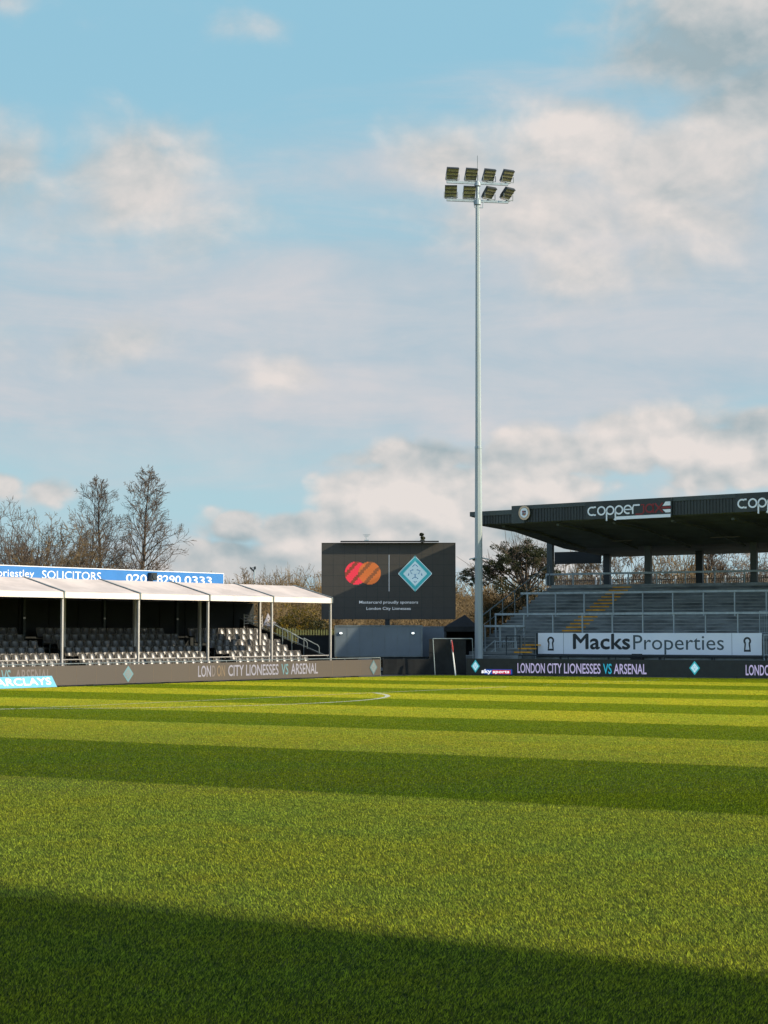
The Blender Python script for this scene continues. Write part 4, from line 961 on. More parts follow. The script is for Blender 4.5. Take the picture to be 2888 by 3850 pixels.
# ------------------------------------------------------------------ big screen
def screen():
    D = 87.0; pts = [at(1212, 2039, D), at(1711, 2047, D), at(1711, 2331, D), at(1211, 2326, D)]
    X0, X1 = pts[3].x, pts[2].x; Z0 = pts[3].z; Z1 = (pts[0].z + pts[1].z) / 2; cx = (X0 + X1) / 2
    t = thing('video_screen', 'big dark video screen with two overlapping discs and a teal diamond', 'screen', (cx, D, 0), R(-1.2))
    hw = (X1 - X0) / 2; mb = MB(); tiltz = -.006
    mb.box(-hw, hw, 0, .35, Z0, Z1); y = -.004
    def XZ(zx, zy): p = at(1150 + zx / 2.37, 1950 + zy / 2.37, D); return p.x - cx, p.z
    # discs made of thin bars
    def bars(cxy, rx, ry, mA, mB_, n=26, dmask=None):
        c = XZ(*cxy); r = rx / 2.37 / F * D; rz = ry / 2.37 / F * D
        for k in range(n):
            z = c[1] - rz + 2 * rz * (k + .5) / n; h = 2 * rz / n; wv = r * math.sqrt(max(0, 1 - ((z - c[1]) / rz) ** 2))
            # diagonal darker bands across both discs
            def seg(xa, xb, m): 
                if xb > xa: mb.face([(xa, yy, z - h * .34), (xb, yy, z - h * .34), (xb, yy, z + h * .34), (xa, yy, z + h * .34)], m)
            yy = y; xs_ = np.linspace(c[0] - wv, c[0] + wv, 13)
            for a, b in zip(xs_, xs_[1:]):
                u = ((a + b) / 2 - XZ(348, 485)[0]) - (z - c[1]) * .9
                band = (u % .62) < .2
                seg(a, b, mB_ if band else mA)
    bars((448, 485), 101, 102, 1, 2); y = -.008; bars((568, 485), 100, 101, 3, 4)
    a, b = XZ(742, 322), XZ(742, 648); mb.box(a[0] - .012, a[0] + .012, -.004, -.001, b[1], a[1], 5)
    # crest diamond from bars
    c = XZ(974, 490); rx = 153 / 2.37 / F * D; rz = 160 / 2.37 / F * D; n = 34
    for k in range(n):
        z = -rz + 2 * rz * (k + .5) / n; h = 2 * rz / n; wv = rx * (1 - abs(z) / rz); wi = max(0, rx * .70 * (1 - abs(z) / (rz * .70)))
        def sg(xa, xb, m, yv): mb.face([(c[0] + xa, yv, c[1] + z - h * .33), (c[0] + xb, yv, c[1] + z - h * .33), (c[0] + xb, yv, c[1] + z + h * .33), (c[0] + xa, yv, c[1] + z + h * .33)], m)
        sg(-wv, wv, 6, -.004)
        if wi > 0: sg(-wi, wi, 7, -.008)
        if wv > .04: sg(-wv, -wv + .04, 7, -.006); sg(wv - .04, wv, 7, -.006)
    for sgn in (-1, 1):
        for (x0, z0, x1, z1, wd) in ((.10, .22, .30, .14, .035), (.28, .08, .16, -.02, .03), (.05, -.2, .18, -.3, .03), (.36, .02, .40, -.12, .04), (.02, .5, .16, .38, .03), (.08, -.40, .02, -.5, .03)):
            mb.stroke([(c[0] + sgn * x0 * rx, c[1] + z0 * rz), (c[0] + sgn * x1 * rx, c[1] + z1 * rz)], wd, -.012, 8)
    mb.stroke([(c[0], c[1] - .03 * rz), (c[0], c[1] - .25 * rz)], .04, -.012, 8); mb.stroke([(c[0] - .06, c[1] - .05 * rz), (c[0] + .06, c[1] - .05 * rz)], .03, -.013, 8)
    a = XZ(476, 756); b = XZ(1000, 756); mb.text('Mastercard proudly sponsors', a[0], a[1], b[0] - a[0], .125, -.004, 5, .006)
    a = XZ(540, 812); b = XZ(935, 812); mb.text('London City Lionesses', a[0], a[1], b[0] - a[0], .125, -.004, 5, .006)
    for k in range(1, 12): x = -hw + 2 * hw * k / 12; mb.box(x - .006, x + .006, -.002, 0, Z0, Z1, 9)
    for k in range(1, 7): z = Z0 + (Z1 - Z0) * k / 7; mb.box(-hw, hw, -.0025, 0, z - .006, z + .006, 9)
    mb.build('display_panel', [M['screen'], glow('disc_red', (.80, .03, .06), .75), glow('disc_darkred', (.30, .05, .02), .5), glow('disc_orange', (.62, .16, .03), .6), glow('disc_brown', (.30, .10, .03), .5),
                                glow('caption', (.42, .48, .52), .45), M['d_teal'], M['d_pale'], M['d_blue'], M['led_dark']], t)
    fr = MB(); e = .03; fr.box(-hw - e, -hw - .002, -.01, .36, Z0 - e, Z1 + e); fr.box(hw + .002, hw + e, -.01, .36, Z0 - e, Z1 + e); fr.box(-hw, hw, -.01, .36, Z1 + .002, Z1 + e); fr.box(-hw, hw, -.01, .36, Z0 - e, Z0 - .002)
    fr.build('frame', M['screen'], t)
    # rain visor over the top edge: real sheet, real shadow
    a = XZ(310, 197); b = XZ(1185, 215); vz = Z1 + .035; w_ = .32
    vs = MB(); vs.hexa([(a[0] + .0, -w_, vz), (b[0], -w_, vz), (b[0], .3, vz + .03), (a[0], .3, vz + .03), (a[0], -w_, vz + .05), (b[0], -w_, vz + .05), (b[0], .3, vz + .10), (a[0], .3, vz + .10)]); vs.build('visor', M['black'], t)
    m1 = MB(); x = XZ(727, 900)[0]; m1.box(x - .11, x + .11, .08, .3, 0, Z0 - .031); m1.box(x - .5, x + .5, -.1, .5, 0, .08); m1.build('support_mast', M['ink'], t)
    an = MB(); x = XZ(540, 190)[0]; z0 = Z1 + .13; zt = XZ(540, 142)[1]
    an.box(x - .1, x + .1, .1, .24, Z1 + .1, z0 + .04); an.tube((x, .15, z0), (x, .15, zt), .012); an.tube((x - .16, .15, zt), (x + .16, .15, zt), .012); an.tube((x - .05, .15, z0 + .1), (x - .05, .15, zt), .01); an.tube((x + .07, .15, zt - .1), (x + .07, .15, zt), .012); an.tube((x - .12, .15, zt - .06), (x + .1, .15, zt - .06), .008)
    an.build('antenna', M['galv'], t)
screen()

# ------------------------------------------------------------------ trailer, gazebo and clutter in the corner
def trailer():
    D = 84.2; a = at(1259, 2353, D); b = at(1588, 2353, D); zb_ = at(1400, 2467, D).z; zt_ = at(1259, 2352, D).z; cx = (a.x + b.x) / 2; hw = (b.x - a.x) / 2
    t = thing('box_trailer', 'long grey box trailer with two small lamps below the video screen', 'trailer', (cx, D, 0), R(-1.0))
    mb = MB(); mb.box(-hw, hw, 0, 2.0, zb_, zt_); mb.build('body', M['trailer'], t, bevel=.02)
    r = MB(); r.box(-hw - .01, hw + .01, -.02, -.003, zt_ - .05, zt_ + .015); r.box(-hw - .01, hw + .01, -.02, -.003, zb_ - .03, zb_ + .035); r.box(-hw - .012, -hw + .05, -.022, -.004, zb_, zt_ - .052); r.box(hw - .06, hw + .012, -.022, -.004, zb_ + .04, zt_ - .052)
    for k in range(1, 7): x = -hw + 2 * hw * k / 7; r.box(x - .008, x + .008, -.008, -.001, zb_ + .04, zt_ - .052)
    r.build('edge_trim', M['galvdark'], t)
    for px in (1282, 1553):
        p = at(px, 2380.5, D); l = MB(); l.disc(p.x - cx, p.z, .065, .04, -.06, 0, 14); l.box(p.x - cx - .075, p.x - cx + .075, -.058, -.001, p.z - .05, p.z + .05, 1); l.build('marker_lamp', [M['lit'], M['galv']], t)
    u = MB(); u.box(-hw + .1, hw - .1, .1, 1.9, zb_ - .16, zb_ - .04); u.box(-hw + .2, -hw + .75, .1, .6, .3, zb_ - .17); u.build('chassis', M['ink'], t)
    g_ = MB(); g_.box(-.9, -.3, -.01, .3, .32, zb_ - .1, 0); g_.box(.3, .55, -.01, .3, .4, zb_ - .17, 0); g_.build('side_locker', M['trailer'], t)
    for x in (hw - .9, hw - .25, -hw + .6):
        wl = MB(); wl.tube((x, .02, .29), (x, .26, .29), .29, n=20); wo_ = wl.build('wheel', M['ink'], t); hb = MB(); hb.tube((x, -.005, .29), (x, .02, .29), .12, n=14); hb.build('hub', M['galvdark'], wo_)
    D2 = 86.6; a = at(1590, 2356, D2); b = at(1684, 2360, D2)
    t2 = thing('box_trailer', 'darker grey box body parked behind the right end of the long trailer', 'trailer', ((a.x + b.x) / 2, D2, 0), R(-1.0)); h2 = (b.x - a.x) / 2 + .5
    z1 = at(1590, 2356, D2).z; mb = MB(); mb.box(-h2, h2, 0, 2.2, .7, z1); mb.build('body', M['trailer'], t2, bevel=.02)
    r = MB(); r.box(-h2 - .01, h2 + .01, -.02, -.003, z1 - .05, z1 + .015); r.box(-h2, h2, .1, 2.1, .5, .69); r.build('edge_trim', M['galvdark'], t2)
    for x in (-h2 + .5, h2 - .5): wl = MB(); wl.tube((x, .02, .3), (x, .3, .3), .3, n=18); wl.build('wheel', M['ink'], t2)
trailer()
def gazebo():
    D = 83.6; ap = at(1748, 2311, D + .8); e0 = at(1674, 2356, D); e1 = at(1800, 2356, D); c = at(1738, 2400, D)
    cx = (e0.x + e1.x) / 2; hw = (e1.x - e0.x) / 2; ze = e0.z; za = ap.z
    t = thing('gazebo', 'black pop-up gazebo with peaked roof beside the floodlight mast', 'gazebo', (cx, D, 0), 0)
    mb = MB(); ax_ = ap.x - cx; y0, y1 = 0, 1.6
    C_ = [(-hw, y0, ze), (hw, y0, ze), (hw, y1, ze), (-hw, y1, ze)]; A_ = (ax_, .8, za)
    for i in range(4): mb.face([C_[i], C_[(i + 1) % 4], A_])
    mb.box(-hw, hw, y0 - .01, y0, ze - .22, ze); mb.box(-hw, hw, y1, y1 + .01, ze - .22, ze); mb.box(-hw - .01, -hw, y0, y1, ze - .22, ze); mb.box(hw, hw + .01, y0, y1, ze - .22, ze)
    mb.build('canopy', M['black'], t)
    s = MB(); s.box(-hw + .02, hw - .02, y1 - .02, y1 - .005, 0, ze - .2); s.box(-hw + .01, -hw + .02, .1, y1, 0, ze - .2); s.box(hw - .02, hw - .01, .1, y1, 0, ze - .2); s.build('side_wall', M['black'], t)
    for x, y in ((-hw + .03, .03), (hw - .03, .03), (-hw + .03, y1 - .05), (hw - .03, y1 - .05)): l = MB(); l.box(x - .02, x + .02, y - .02, y + .02, 0, ze - .01); l.build('leg', M['ink'], t)
    # black screen of mesh between the two boards
    f0 = ground(1440, 2530); D3 = 81.6; a = at(1440, 2500, D3); b = at(1752, 2500, D3); zt_ = at(1500, 2478, D3).z
    t = thing('windbreak', 'black fabric windbreak filling the gap between the two LED boards', 'windbreak', (a.x, D3, 0), 0)
    Ld = b.x - a.x; mb = MB(); n = 18; x_s = [Ld * k / n for k in range(n + 1)]; xm = at(1600, 2500, D3).x - a.x
    for k in range(n):
        x0, x1 = x_s[k], x_s[k + 1]; w0, w1 = .008 * math.sin(k * 1.7), .008 * math.sin((k + 1) * 1.7); zz = (zt_ if x0 < xm else at(1650, 2402, D3).z)
        mb.hexa([(x0, w0, .02), (x1, w1, .02), (x1, w1 + .01, .02), (x0, w0 + .01, .02), (x0, w0, zz), (x1, w1, zz), (x1, w1 + .01, zz), (x0, w0 + .01, zz)])
    mb.build('fabric', M['black'], t)
    for x in (0, Ld * .25, Ld * .5, Ld * .75, Ld): p = MB(); p.tube((x, .08, 0), (x, .08, zt_ + .05), .02); p.build('stake', M['ink'], t)
    # thin tubular frame
    D4 = 81.2; t = thing('goal_frame', 'thin pale tubular frame standing in front of the black gazebo', 'frame', (at(1628, 2500, D4).x, D4, 0), 0)
    x1 = at(1776, 2400, D4).x - at(1628, 2500, D4).x; z1 = at(1628, 2401, D4).z; x0b = at(1636, 2535, D4).x - at(1628, 2500, D4).x
    m = MB(); m.tube((x0b, 0, 0), (0, 0, z1), .018); m.tube((x1 + .05, 0, 0), (x1, 0, z1), .012); m.build('upright', M['galv'], t); m = MB(); m.tube((0, 0, z1), (x1, 0, z1), .016); m.build('crossbar', M['galv'], t)
    # leaning corner flag
    b = ground(1713, 2540); top = at(1697, 2406, b.y + .2) - b
    t = thing('corner_flag', 'leaning white corner flag pole with furled red flag', 'flag', b, 0)
    m = MB(); m.tube((0, 0, 0), top, .030); m.build('pole', M['signwhite'], t)
    m = MB(); d = top.normalized(); n = 10; L_ = top.length
    for k in range(n):
        f0, f1 = 1 - .36 * k / n, 1 - .36 * (k + 1) / n; w0 = .012 + .026 * math.sin(math.pi * k / n) ** .7; w1 = .012 + .026 * math.sin(math.pi * (k + 1) / n) ** .7
        m.tube(top * f0 + Vector((.01, -.02, 0)), top * f1 + Vector((.01, -.02, 0)), w0, 0, w1, n=7, caps=(k in (0, n - 1)))
    m.build('flag', M['red'], t)
gazebo()

# right end of the left stand: platform, rails, palings, gazebo
def left_corner():
    yb = R1 + RP * NROW + .4
    def q(px, py, p): x, z = LF.hit(px, py, p); return x, z
    t = thing('guard_rail', 'white raised platform guard rail above the last seats', 'railing', LF.w(0, 0), LF.a)
    x0, z0 = q(918, 2344, yb); x1, z1 = q(986, 2344, yb); m = MB(); zt_ = q(940, 2313, yb)[1]
    for k in range(4): z = z0 + (zt_ - z0) * k / 3; m.tube((x0, yb, z), (x1, yb, z), .022)
    m.build('rail', M['alu'], t)
    for x in (x0, (x0 + x1) / 2, x1): m = MB(); m.tube((x, yb, 0), (x, yb, zt_ + .05), .028); m.build('upright', M['alu'], t)
    m = MB(); n = 12
    for k in range(n): x = x0 + (x1 - x0) * k / n; m.tube((x, yb - .02, rowz(5) + .1), (x, yb - .02, z0), .009, n=5)
    m.build('bar_infill', M['tread'], t)
    # pale panel behind
    # sloping stair side screen, black, along the end of the seat rows
    t = thing('end_screen', 'black sloping side screen at the right end of the seats', 'screen wall', LF.w(0, 0), LF.a)
    m = MB(); xe = s_end + .12; 
    m.xprism([(R1 - .6, 0), (yb + .5, 0), (yb + .5, rowz(5) + 1.15), (R1 - .6, .75)], xe, xe + .04); m.build('panel', M['black'], t)
    m = MB(); m.tube((xe + .02, R1 - .6, .80), (xe + .02, yb + .5, rowz(5) + 1.2), .02); m.build('handrail', M['galvdark'], t)
    # bent hoop rails further right
    for k, (px, py) in enumerate(((1082, 2371), (1120, 2388), (1155, 2408), (1200, 2425))):
        p = 5.4 - k * .55; x, z = q(px, py, p); t = thing('hoop_handrail', 'bent steel hoop handrail on the steps, ' + ['highest and farthest left', 'second down', 'third down', 'lowest and farthest right'][k], 'handrail', LF.w(x, p), LF.a, 'hoop handrails on the side steps')
        m = MB(); pts = [(-.75, .25, z + .3), (-.2, .1, z + .06), (-.06, .04, z), (0, 0, z - .10), (0, 0, 0)]; m.path(pts, .022, n=8); m.tube((-.75, .25, z + .3), (-.75, .25, 0), .022); m.build('tube', M['galvdark'], t, smooth=False)
    # dark wall of the service compound, palings above it
    t = thing('picket_fence', 'weathered picket fence in front of the yellow gorse', 'fence', at(1060, 2380, 92), 0); o = t.location.copy(); t.location.z = 0
    m = MB(); D = 92
    x = at(1040, 2380, D).x; xe = at(1262, 2380, D).x; k = 0
    while x < xe:
        px = 1444 + x / D * F; zt_ = at(px, 2360 if px < 1110 else 2366, D).z
        m.hexa([(x - o.x, 0, 0), (x - o.x + .07, 0, 0), (x - o.x + .07, .02, 0), (x - o.x, .02, 0), (x - o.x, 0, zt_ - .05), (x - o.x + .07, 0, zt_ - .05), (x - o.x + .07, .02, zt_ - .05), (x - o.x, .02, zt_ - .05)]); m.face([(x - o.x, 0, zt_ - .05), (x - o.x + .07, 0, zt_ - .05), (x - o.x + .035, 0, zt_)]); x += .125
    m.build('pickets', mat('fence_green', (.17, .18, .06), .8, var=.2), t)
    m = MB(); m.box(at(1040, 2380, D).x - o.x, xe - o.x, .022, .06, 1.55, 1.63); m.build('rail', M['tread'], t)
    t = thing('scalloped_gazebo', 'grey-white peaked gazebo with long scalloped edge behind the seats', 'gazebo', at(1000, 2300, 96), 0); o = t.location.copy(); t.location.z = 0; D = 96
    pts = [(990, 2340), (1004, 2304), (1018, 2330), (1060, 2352), (1130, 2372), (1130, 2385), (1060, 2372), (1010, 2362), (990, 2350)]
    def lz(px, py, d=0): p = at(px, py, D); return (p.x - o.x, d, p.z)
    top = [(990, 2338), (1004, 2304), (1018, 2330), (1040, 2344), (1070, 2355), (1100, 2364), (1132, 2371)]; bot = [(990, 2350), (1004, 2352), (1018, 2356), (1040, 2362), (1070, 2370), (1100, 2377), (1132, 2382)]
    m = MB()
    for (a, b), (c, d) in zip(zip(top, top[1:]), zip(bot, bot[1:])):
        A, B_, C_, D_ = lz(*c), lz(*d), lz(*b, .8), lz(*a, .8); m.face([A, B_, C_, D_]); m.face([(A[0], 1.6, A[2]), D_, C_, (B_[0], 1.6, B_[2])])
    m.build('roof', M['gzb'], t)
    m = MB()
    for k in range(22):
        px = 990 + k * 6.5; py = np.interp(px, [p[0] for p in bot], [p[1] for p in bot]); a = lz(px, py); 
        m.face([(a[0], -.004, a[2]), (a[0] + .045, -.004, a[2]), (a[0] + .045, -.004, a[2] - .16), (a[0], -.004, a[2] - .16)][::-1])
    m.build('scalloped_valance', M['gzb'], t)
    m = MB()
    for px in (992, 1040, 1090, 1130): a = lz(px, 2370); m.box(a[0] - .02, a[0] + .02, .1, .14, 0, 2.0)
    m.build('leg', M['galvdark'], t)
    # dark compound wall
    D = 89.5; a = at(1120, 2400, D); b = at(1262, 2400, D); zt_ = at(1190, 2392, D).z
    m = MB(); m.box(0, b.x - a.x, 0, .1, 0, zt_); m.box(0, b.x - a.x, -.02, .12, zt_ + .002, zt_ + .05); o_ = m.build('compound_wall', M['darkwall']); o_.location = (a.x, D, 0); tag(o_, 'low dark wall between the marquee end and the grey trailer', 'wall')
left_corner()

# ------------------------------------------------------------------ vegetation
def rot_about(v, ax, a): return Matrix.Rotation(a, 3, ax) @ v
def grow(rs_, h, style):
    segs = []; tw = []
    def add(p, q, r0, r1, lv): (segs if lv < 2 else tw).append((*p, *q, r0, r1))
    def branch(p, d, ln, r, lv, maxlv, nseg, kids, spread, up):
        pts = [p.copy()]; dd = d.copy(); rr = [r]
        for k in range(nseg):
            dd = (dd + Vector(rs_.normal(0, .13, 3)) + Vector((0, 0, up))).normalized(); q = pts[-1] + dd * (ln / nseg)
            r2 = r * (1 - (k + 1) / nseg * .8); add(pts[-1], q, rr[-1], r2, lv); pts.append(q); rr.append(r2)
        if lv >= maxlv: return
        n = kids[lv] if lv < len(kids) else 3
        for k in range(n):
            f = rs_.uniform(.15, 1.0); i = min(nseg - 1, int(f * nseg)); fr = f * nseg - i; bp = pts[i].lerp(pts[i + 1], fr)
            ax_dir = (pts[i + 1] - pts[i]).normalized(); ort = ax_dir.orthogonal(); ort = rot_about(ort, ax_dir, rs_.uniform(0, 6.283)).normalized()
            nd = (ax_dir * math.cos(spread) + ort * math.sin(spread)).normalized()
            branch(bp, nd, ln * rs_.uniform(.38, .62) * (1.15 - .55 * f), max(.007, rr[i] * .55), lv + 1, maxlv, max(2, nseg - 1), kids, spread * rs_.uniform(.85, 1.15), up)
    if style == 'cone':
        top = Vector((rs_.normal(0, .2), rs_.normal(0, .2), h)); n = 9; pts = [Vector((0, 0, 0))]; 
        for k in range(n):
            q = Vector((0, 0, 0)).lerp(top, (k + 1) / n) + Vector((rs_.normal(0, .05), rs_.normal(0, .05), 0)); r0 = .018 * h * (1 - k / n) ** 1.1 + .012; r1 = .018 * h * (1 - (k + 1) / n) ** 1.1 + .012; add(pts[-1], q, r0, r1, 0); pts.append(q)
        for k in range(52):
            f = .14 + .86 * (k / 52) ** .95; i = min(n - 1, int(f * n)); bp = pts[i].lerp(pts[i + 1], f * n - i); a = k * 2.4 + rs_.uniform(-.4, .4)
            el = R(28 + 34 * f); ln = h * .385 * (1.03 - f) ** .62 * rs_.uniform(.75, 1.12); d = Vector((math.cos(a) * math.cos(el), math.sin(a) * math.cos(el), math.sin(el)))
            branch(bp, d, ln, max(.014, .0068 * h * (1 - f) ** .8), 1, 3, 5, [0, 8, 6], R(40), .04)
    elif style == 'spread':
        n = 4; tl = h * .34; pts = Vector((0, 0, 0)); lean = Vector((rs_.normal(0, .12), rs_.normal(0, .1), 1)).normalized(); q = lean * tl; add(pts, q, .024 * h, .018 * h, 0)
        for k in range(9):
            a = k * .72 + rs_.uniform(-.3, .3); el = R(rs_.uniform(28, 76)); d = Vector((math.cos(a) * math.cos(el), math.sin(a) * math.cos(el), math.sin(el)))
            branch(q - lean * tl * rs_.uniform(0, .55), d, h * rs_.uniform(.44, .62), .0095 * h, 1, 4, 5, [0, 8, 6, 4], R(44), .015)
    elif style == 'shrub':
        for k in range(16):
            a = rs_.uniform(0, 6.28); el = R(rs_.uniform(35, 88)); d = Vector((math.cos(a) * math.cos(el), math.sin(a) * math.cos(el), math.sin(el)))
            branch(Vector((rs_.normal(0, .15 * h), rs_.normal(0, .15 * h), 0)), d, h * rs_.uniform(.65, 1.0), .007 * h, 1, 3, 5, [0, 8, 5], R(32), .05)
    return segs, tw
def make_tree(name, label, cat, loc, h, style, seed, mb_, mt, group=None, minr=.012, xs=1.0, foliage=None):
    r_ = np.random.default_rng(seed); segs, tw = grow(r_, h * (1.05 if style == 'spread' else 1), style)
    t = thing(name, label, cat, loc, r_.uniform(0, 6.28), group); t.scale = (xs, xs, 1)
    v, f = tubes(segs, 6); npmesh('trunk', v, f, 4, mb_, t, smooth=True)
    tw = np.array(tw); tw[:, 6:] = np.clip(tw[:, 6:] * .85, minr * .8, None)
    v, f = tubes(tw, 3); npmesh('crown', v, f, 4, mt, t)
    return t, tw
def leaves(name, centers, radii, n, size, m, parent=None, seed=1, flat=1.0, dens=None):
    r_ = np.random.default_rng(seed); C_ = np.array(centers, float); Rr = np.array(radii, float); k = r_.choice(len(C_), n, p=dens)
    d = r_.normal(0, 1, (n, 3)); d /= np.linalg.norm(d, axis=1)[:, None]; rad = r_.uniform(.35, 1, n) ** .5
    rr = Rr[k] if Rr.ndim == 1 else Rr[k]; c = C_[k] + d * rad[:, None] * (rr[:, None] if rr.ndim == 1 else rr) * np.array([1, 1, flat])
    a = r_.normal(0, 1, (n, 3)); a /= np.linalg.norm(a, axis=1)[:, None]; b = np.cross(a, r_.normal(0, 1, (n, 3))); b /= np.linalg.norm(b, axis=1)[:, None]
    sz = size * r_.uniform(.6, 1.4, n)[:, None]; v = np.stack([c - a * sz, c - b * sz * .45, c + a * sz, c + b * sz * .45], 1)
    clump = r_.random(len(C_))[k]; tint = np.clip(.55 * clump + .45 * r_.random(n), 0, 1) ** 1.3
    return npmesh(name, v.reshape(-1, 3), np.arange(n * 4), 4, m, parent, col=np.repeat(tint, 4))
# left group
def tz(px, py_top, D): p = at(px, 2374, D); return Vector((p.x, D, 0)), at(px, py_top, D).z
p, h = tz(516, 1785, 104); make_tree('bare_tree', 'tallest bare conical tree, rising behind the blue sign', 'tree', p, h, 'cone', 3, M['bark'], M['twig'], 'bare trees behind the left stand', .011)
p, h = tz(386, 1822, 106); make_tree('bare_tree', 'slimmer bare conical tree just left of the tallest one', 'tree', p, h, 'cone', 8, M['bark'], M['twig'], 'bare trees behind the left stand', .011, .86)
for k, (px, py, D, s, lab) in enumerate(((30, 1862, 98, 11, 'spreading bare tree at the left edge above the blue sign'), (118, 1885, 101, 12, 'bare twiggy tree second from the left edge'), (190, 1895, 99, 13, 'dense russet bare tree, third from the left edge'), (262, 1900, 102, 14, 'low bushy bare tree beside the slim conical one'), (325, 2010, 100, 15, 'short dark bare tree between the slim conical tree and its bushy neighbour'), (-60, 1880, 100, 16, 'bare tree mostly beyond the left edge'))):
    p, h = tz(px, py, D); make_tree('bare_tree', lab, 'tree', p, h, 'spread', s, M['bark'], M['twigred'] if k in (2, 4) else M['twig'], 'bare trees behind the left stand', .012, .8)
# distant trees between canopy and screen
for k, (px, py, D, s) in enumerate(((950, 2138, 165, 'spread'), (905, 2185, 170, 'shrub'), (1010, 2178, 170, 'shrub'), (1055, 2172, 175, 'spread'), (1100, 2180, 172, 'shrub'), (1150, 2190, 160, 'shrub'), (1200, 2165, 150, 'spread'), (1240, 2180, 150, 'shrub'), (860, 2205, 170, 'shrub'))):
    labs = ['pale rounded bare tree behind the distant lamp post', 'low pale shrub left of the distant lamp post', 'pale shrub right of the distant lamp post', 'faint distant bare tree above the middle of the marquee end', 'distant pale scrub tree above the last marquee bay', 'distant brown shrub above the sloping marquee end', 'pale tree close to the left side of the video screen', 'brown shrub partly hidden by the video screen', 'lowest distant shrub beside the blue sign end']
    p, h = tz(px, py, D); make_tree('distant_tree', labs[k], 'tree', p, h, s, 30 + k, M['twigpale'], M['twigpale'], 'distant trees beyond the marquee', .02)

# bank of russet scrub behind everything
def bank():
    mb = MB(); nx, ny = 90, 8; g0 = 0
    for j in range(ny + 1):
        for i in range(nx + 1):
            x = -70 + 160 * i / nx; y = 101 + 45 * j / ny; z = 4.2 * math.sin(min(1, j / ny * 1.6) * math.pi / 2) * (.75 + .25 * math.sin(x * .21) + .12 * math.sin(x * .9 + j)) - .05
            mb.v.append((x, y + 1.5 * math.sin(x * .13), z if j else -.1))
    for j in range(ny):
        for i in range(nx): q = j * (nx + 1) + i; mb.f.append((q, q + 1, q + nx + 2, q + nx + 1)); mb.m.append(0)
    tag(mb.build('hillside_terrain', M['dirt'], smooth=True), kind='structure')
    r_ = np.random.default_rng(77); n = 26000; x = r_.uniform(-30, 34, n); y = 100 + 22 * r_.random(n) ** 1.5
    z0 = 4.0 * np.sin(np.minimum(1, (y - 101) / 45 * 1.6).clip(0, 1) * np.pi / 2); 
    hgt = r_.uniform(.6, 2.1, n) * (.6 + .5 * np.sin(x * 1.3) ** 2 + .25 * np.sin(x * 3.1 + 1))
    d = np.stack([r_.normal(0, .35, n), r_.normal(0, .3, n), np.ones(n)], 1); p0 = np.stack([x, y, z0 - .1], 1); p1 = p0 + d * hgt[:, None]
    # each stem gets side twigs
    S_ = [np.concatenate([p0, p1, np.full((n, 1), .022), np.full((n, 1), .008)], 1)]
    for _ in range(3):
        f = r_.uniform(.35, .95, n)[:, None]; a = p0 + (p1 - p0) * f; b = a + np.stack([r_.normal(0, .28, n), r_.normal(0, .2, n), r_.uniform(.0, .45, n)], 1); S_.append(np.concatenate([a, b, np.full((n, 1), .014), np.full((n, 1), .006)], 1))
    v, f = tubes(np.concatenate(S_), 3); o = npmesh('scrub_undergrowth', v, f, 4, M['twigred']); tag(o, 'russet winter scrub covering the bank behind the stadium', 'undergrowth', kind='stuff')
    # leaf remnants
    m2 = 30000; k = r_.integers(0, n, m2); c = p0[k] + (p1[k] - p0[k]) * r_.uniform(.3, 1.05, m2)[:, None] + r_.normal(0, .12, (m2, 3))
    a = r_.normal(0, .055, (m2, 3)); b = r_.normal(0, .03, (m2, 3)); v = np.stack([c - a, c - b, c + a, c + b], 1).reshape(-1, 3)
    tint = np.repeat(r_.random(m2), 4); o = npmesh('scrub_leaves', v, np.arange(m2 * 4), 4, M['scrub'], col=tint); tag(o, 'withered orange-brown leaves on the scrub', 'undergrowth', kind='stuff')
bank()
# gorse
def gorse():
    for k, (px, py, D, s, lab) in enumerate(((1125, 2300, 95, 1.0, 'bright yellow gorse bush behind the picket fence'), (1192, 2345, 94.5, .85, 'darker green gorse bush nearer the video screen'), (1065, 2345, 96, .7, 'small olive bush behind the scalloped gazebo'))):
        p = at(px, 2374, D); zt_ = at(px, py - 28, D).z; t = thing('gorse_bush', lab, 'bush', (p.x, D, 0), 0, 'bushes behind the picket fence')
        r_ = np.random.default_rng(90 + k); cs = [(r_.normal(0, .6 * s), r_.normal(0, .4), r_.uniform(.9, zt_ - .3)) for _ in range(22)]
        leaves('foliage', cs, [.42 * s + .15] * 22, 5200, .05, M['gorse'] if k != 1 else M['ivy'], t, seed=k + 4)
        st = [(0, 0, 0, c[0], c[1], c[2], .04, .012) for c in cs]; v, f = tubes(st, 4); npmesh('stems', v, f, 4, M['bark'], t)
gorse()
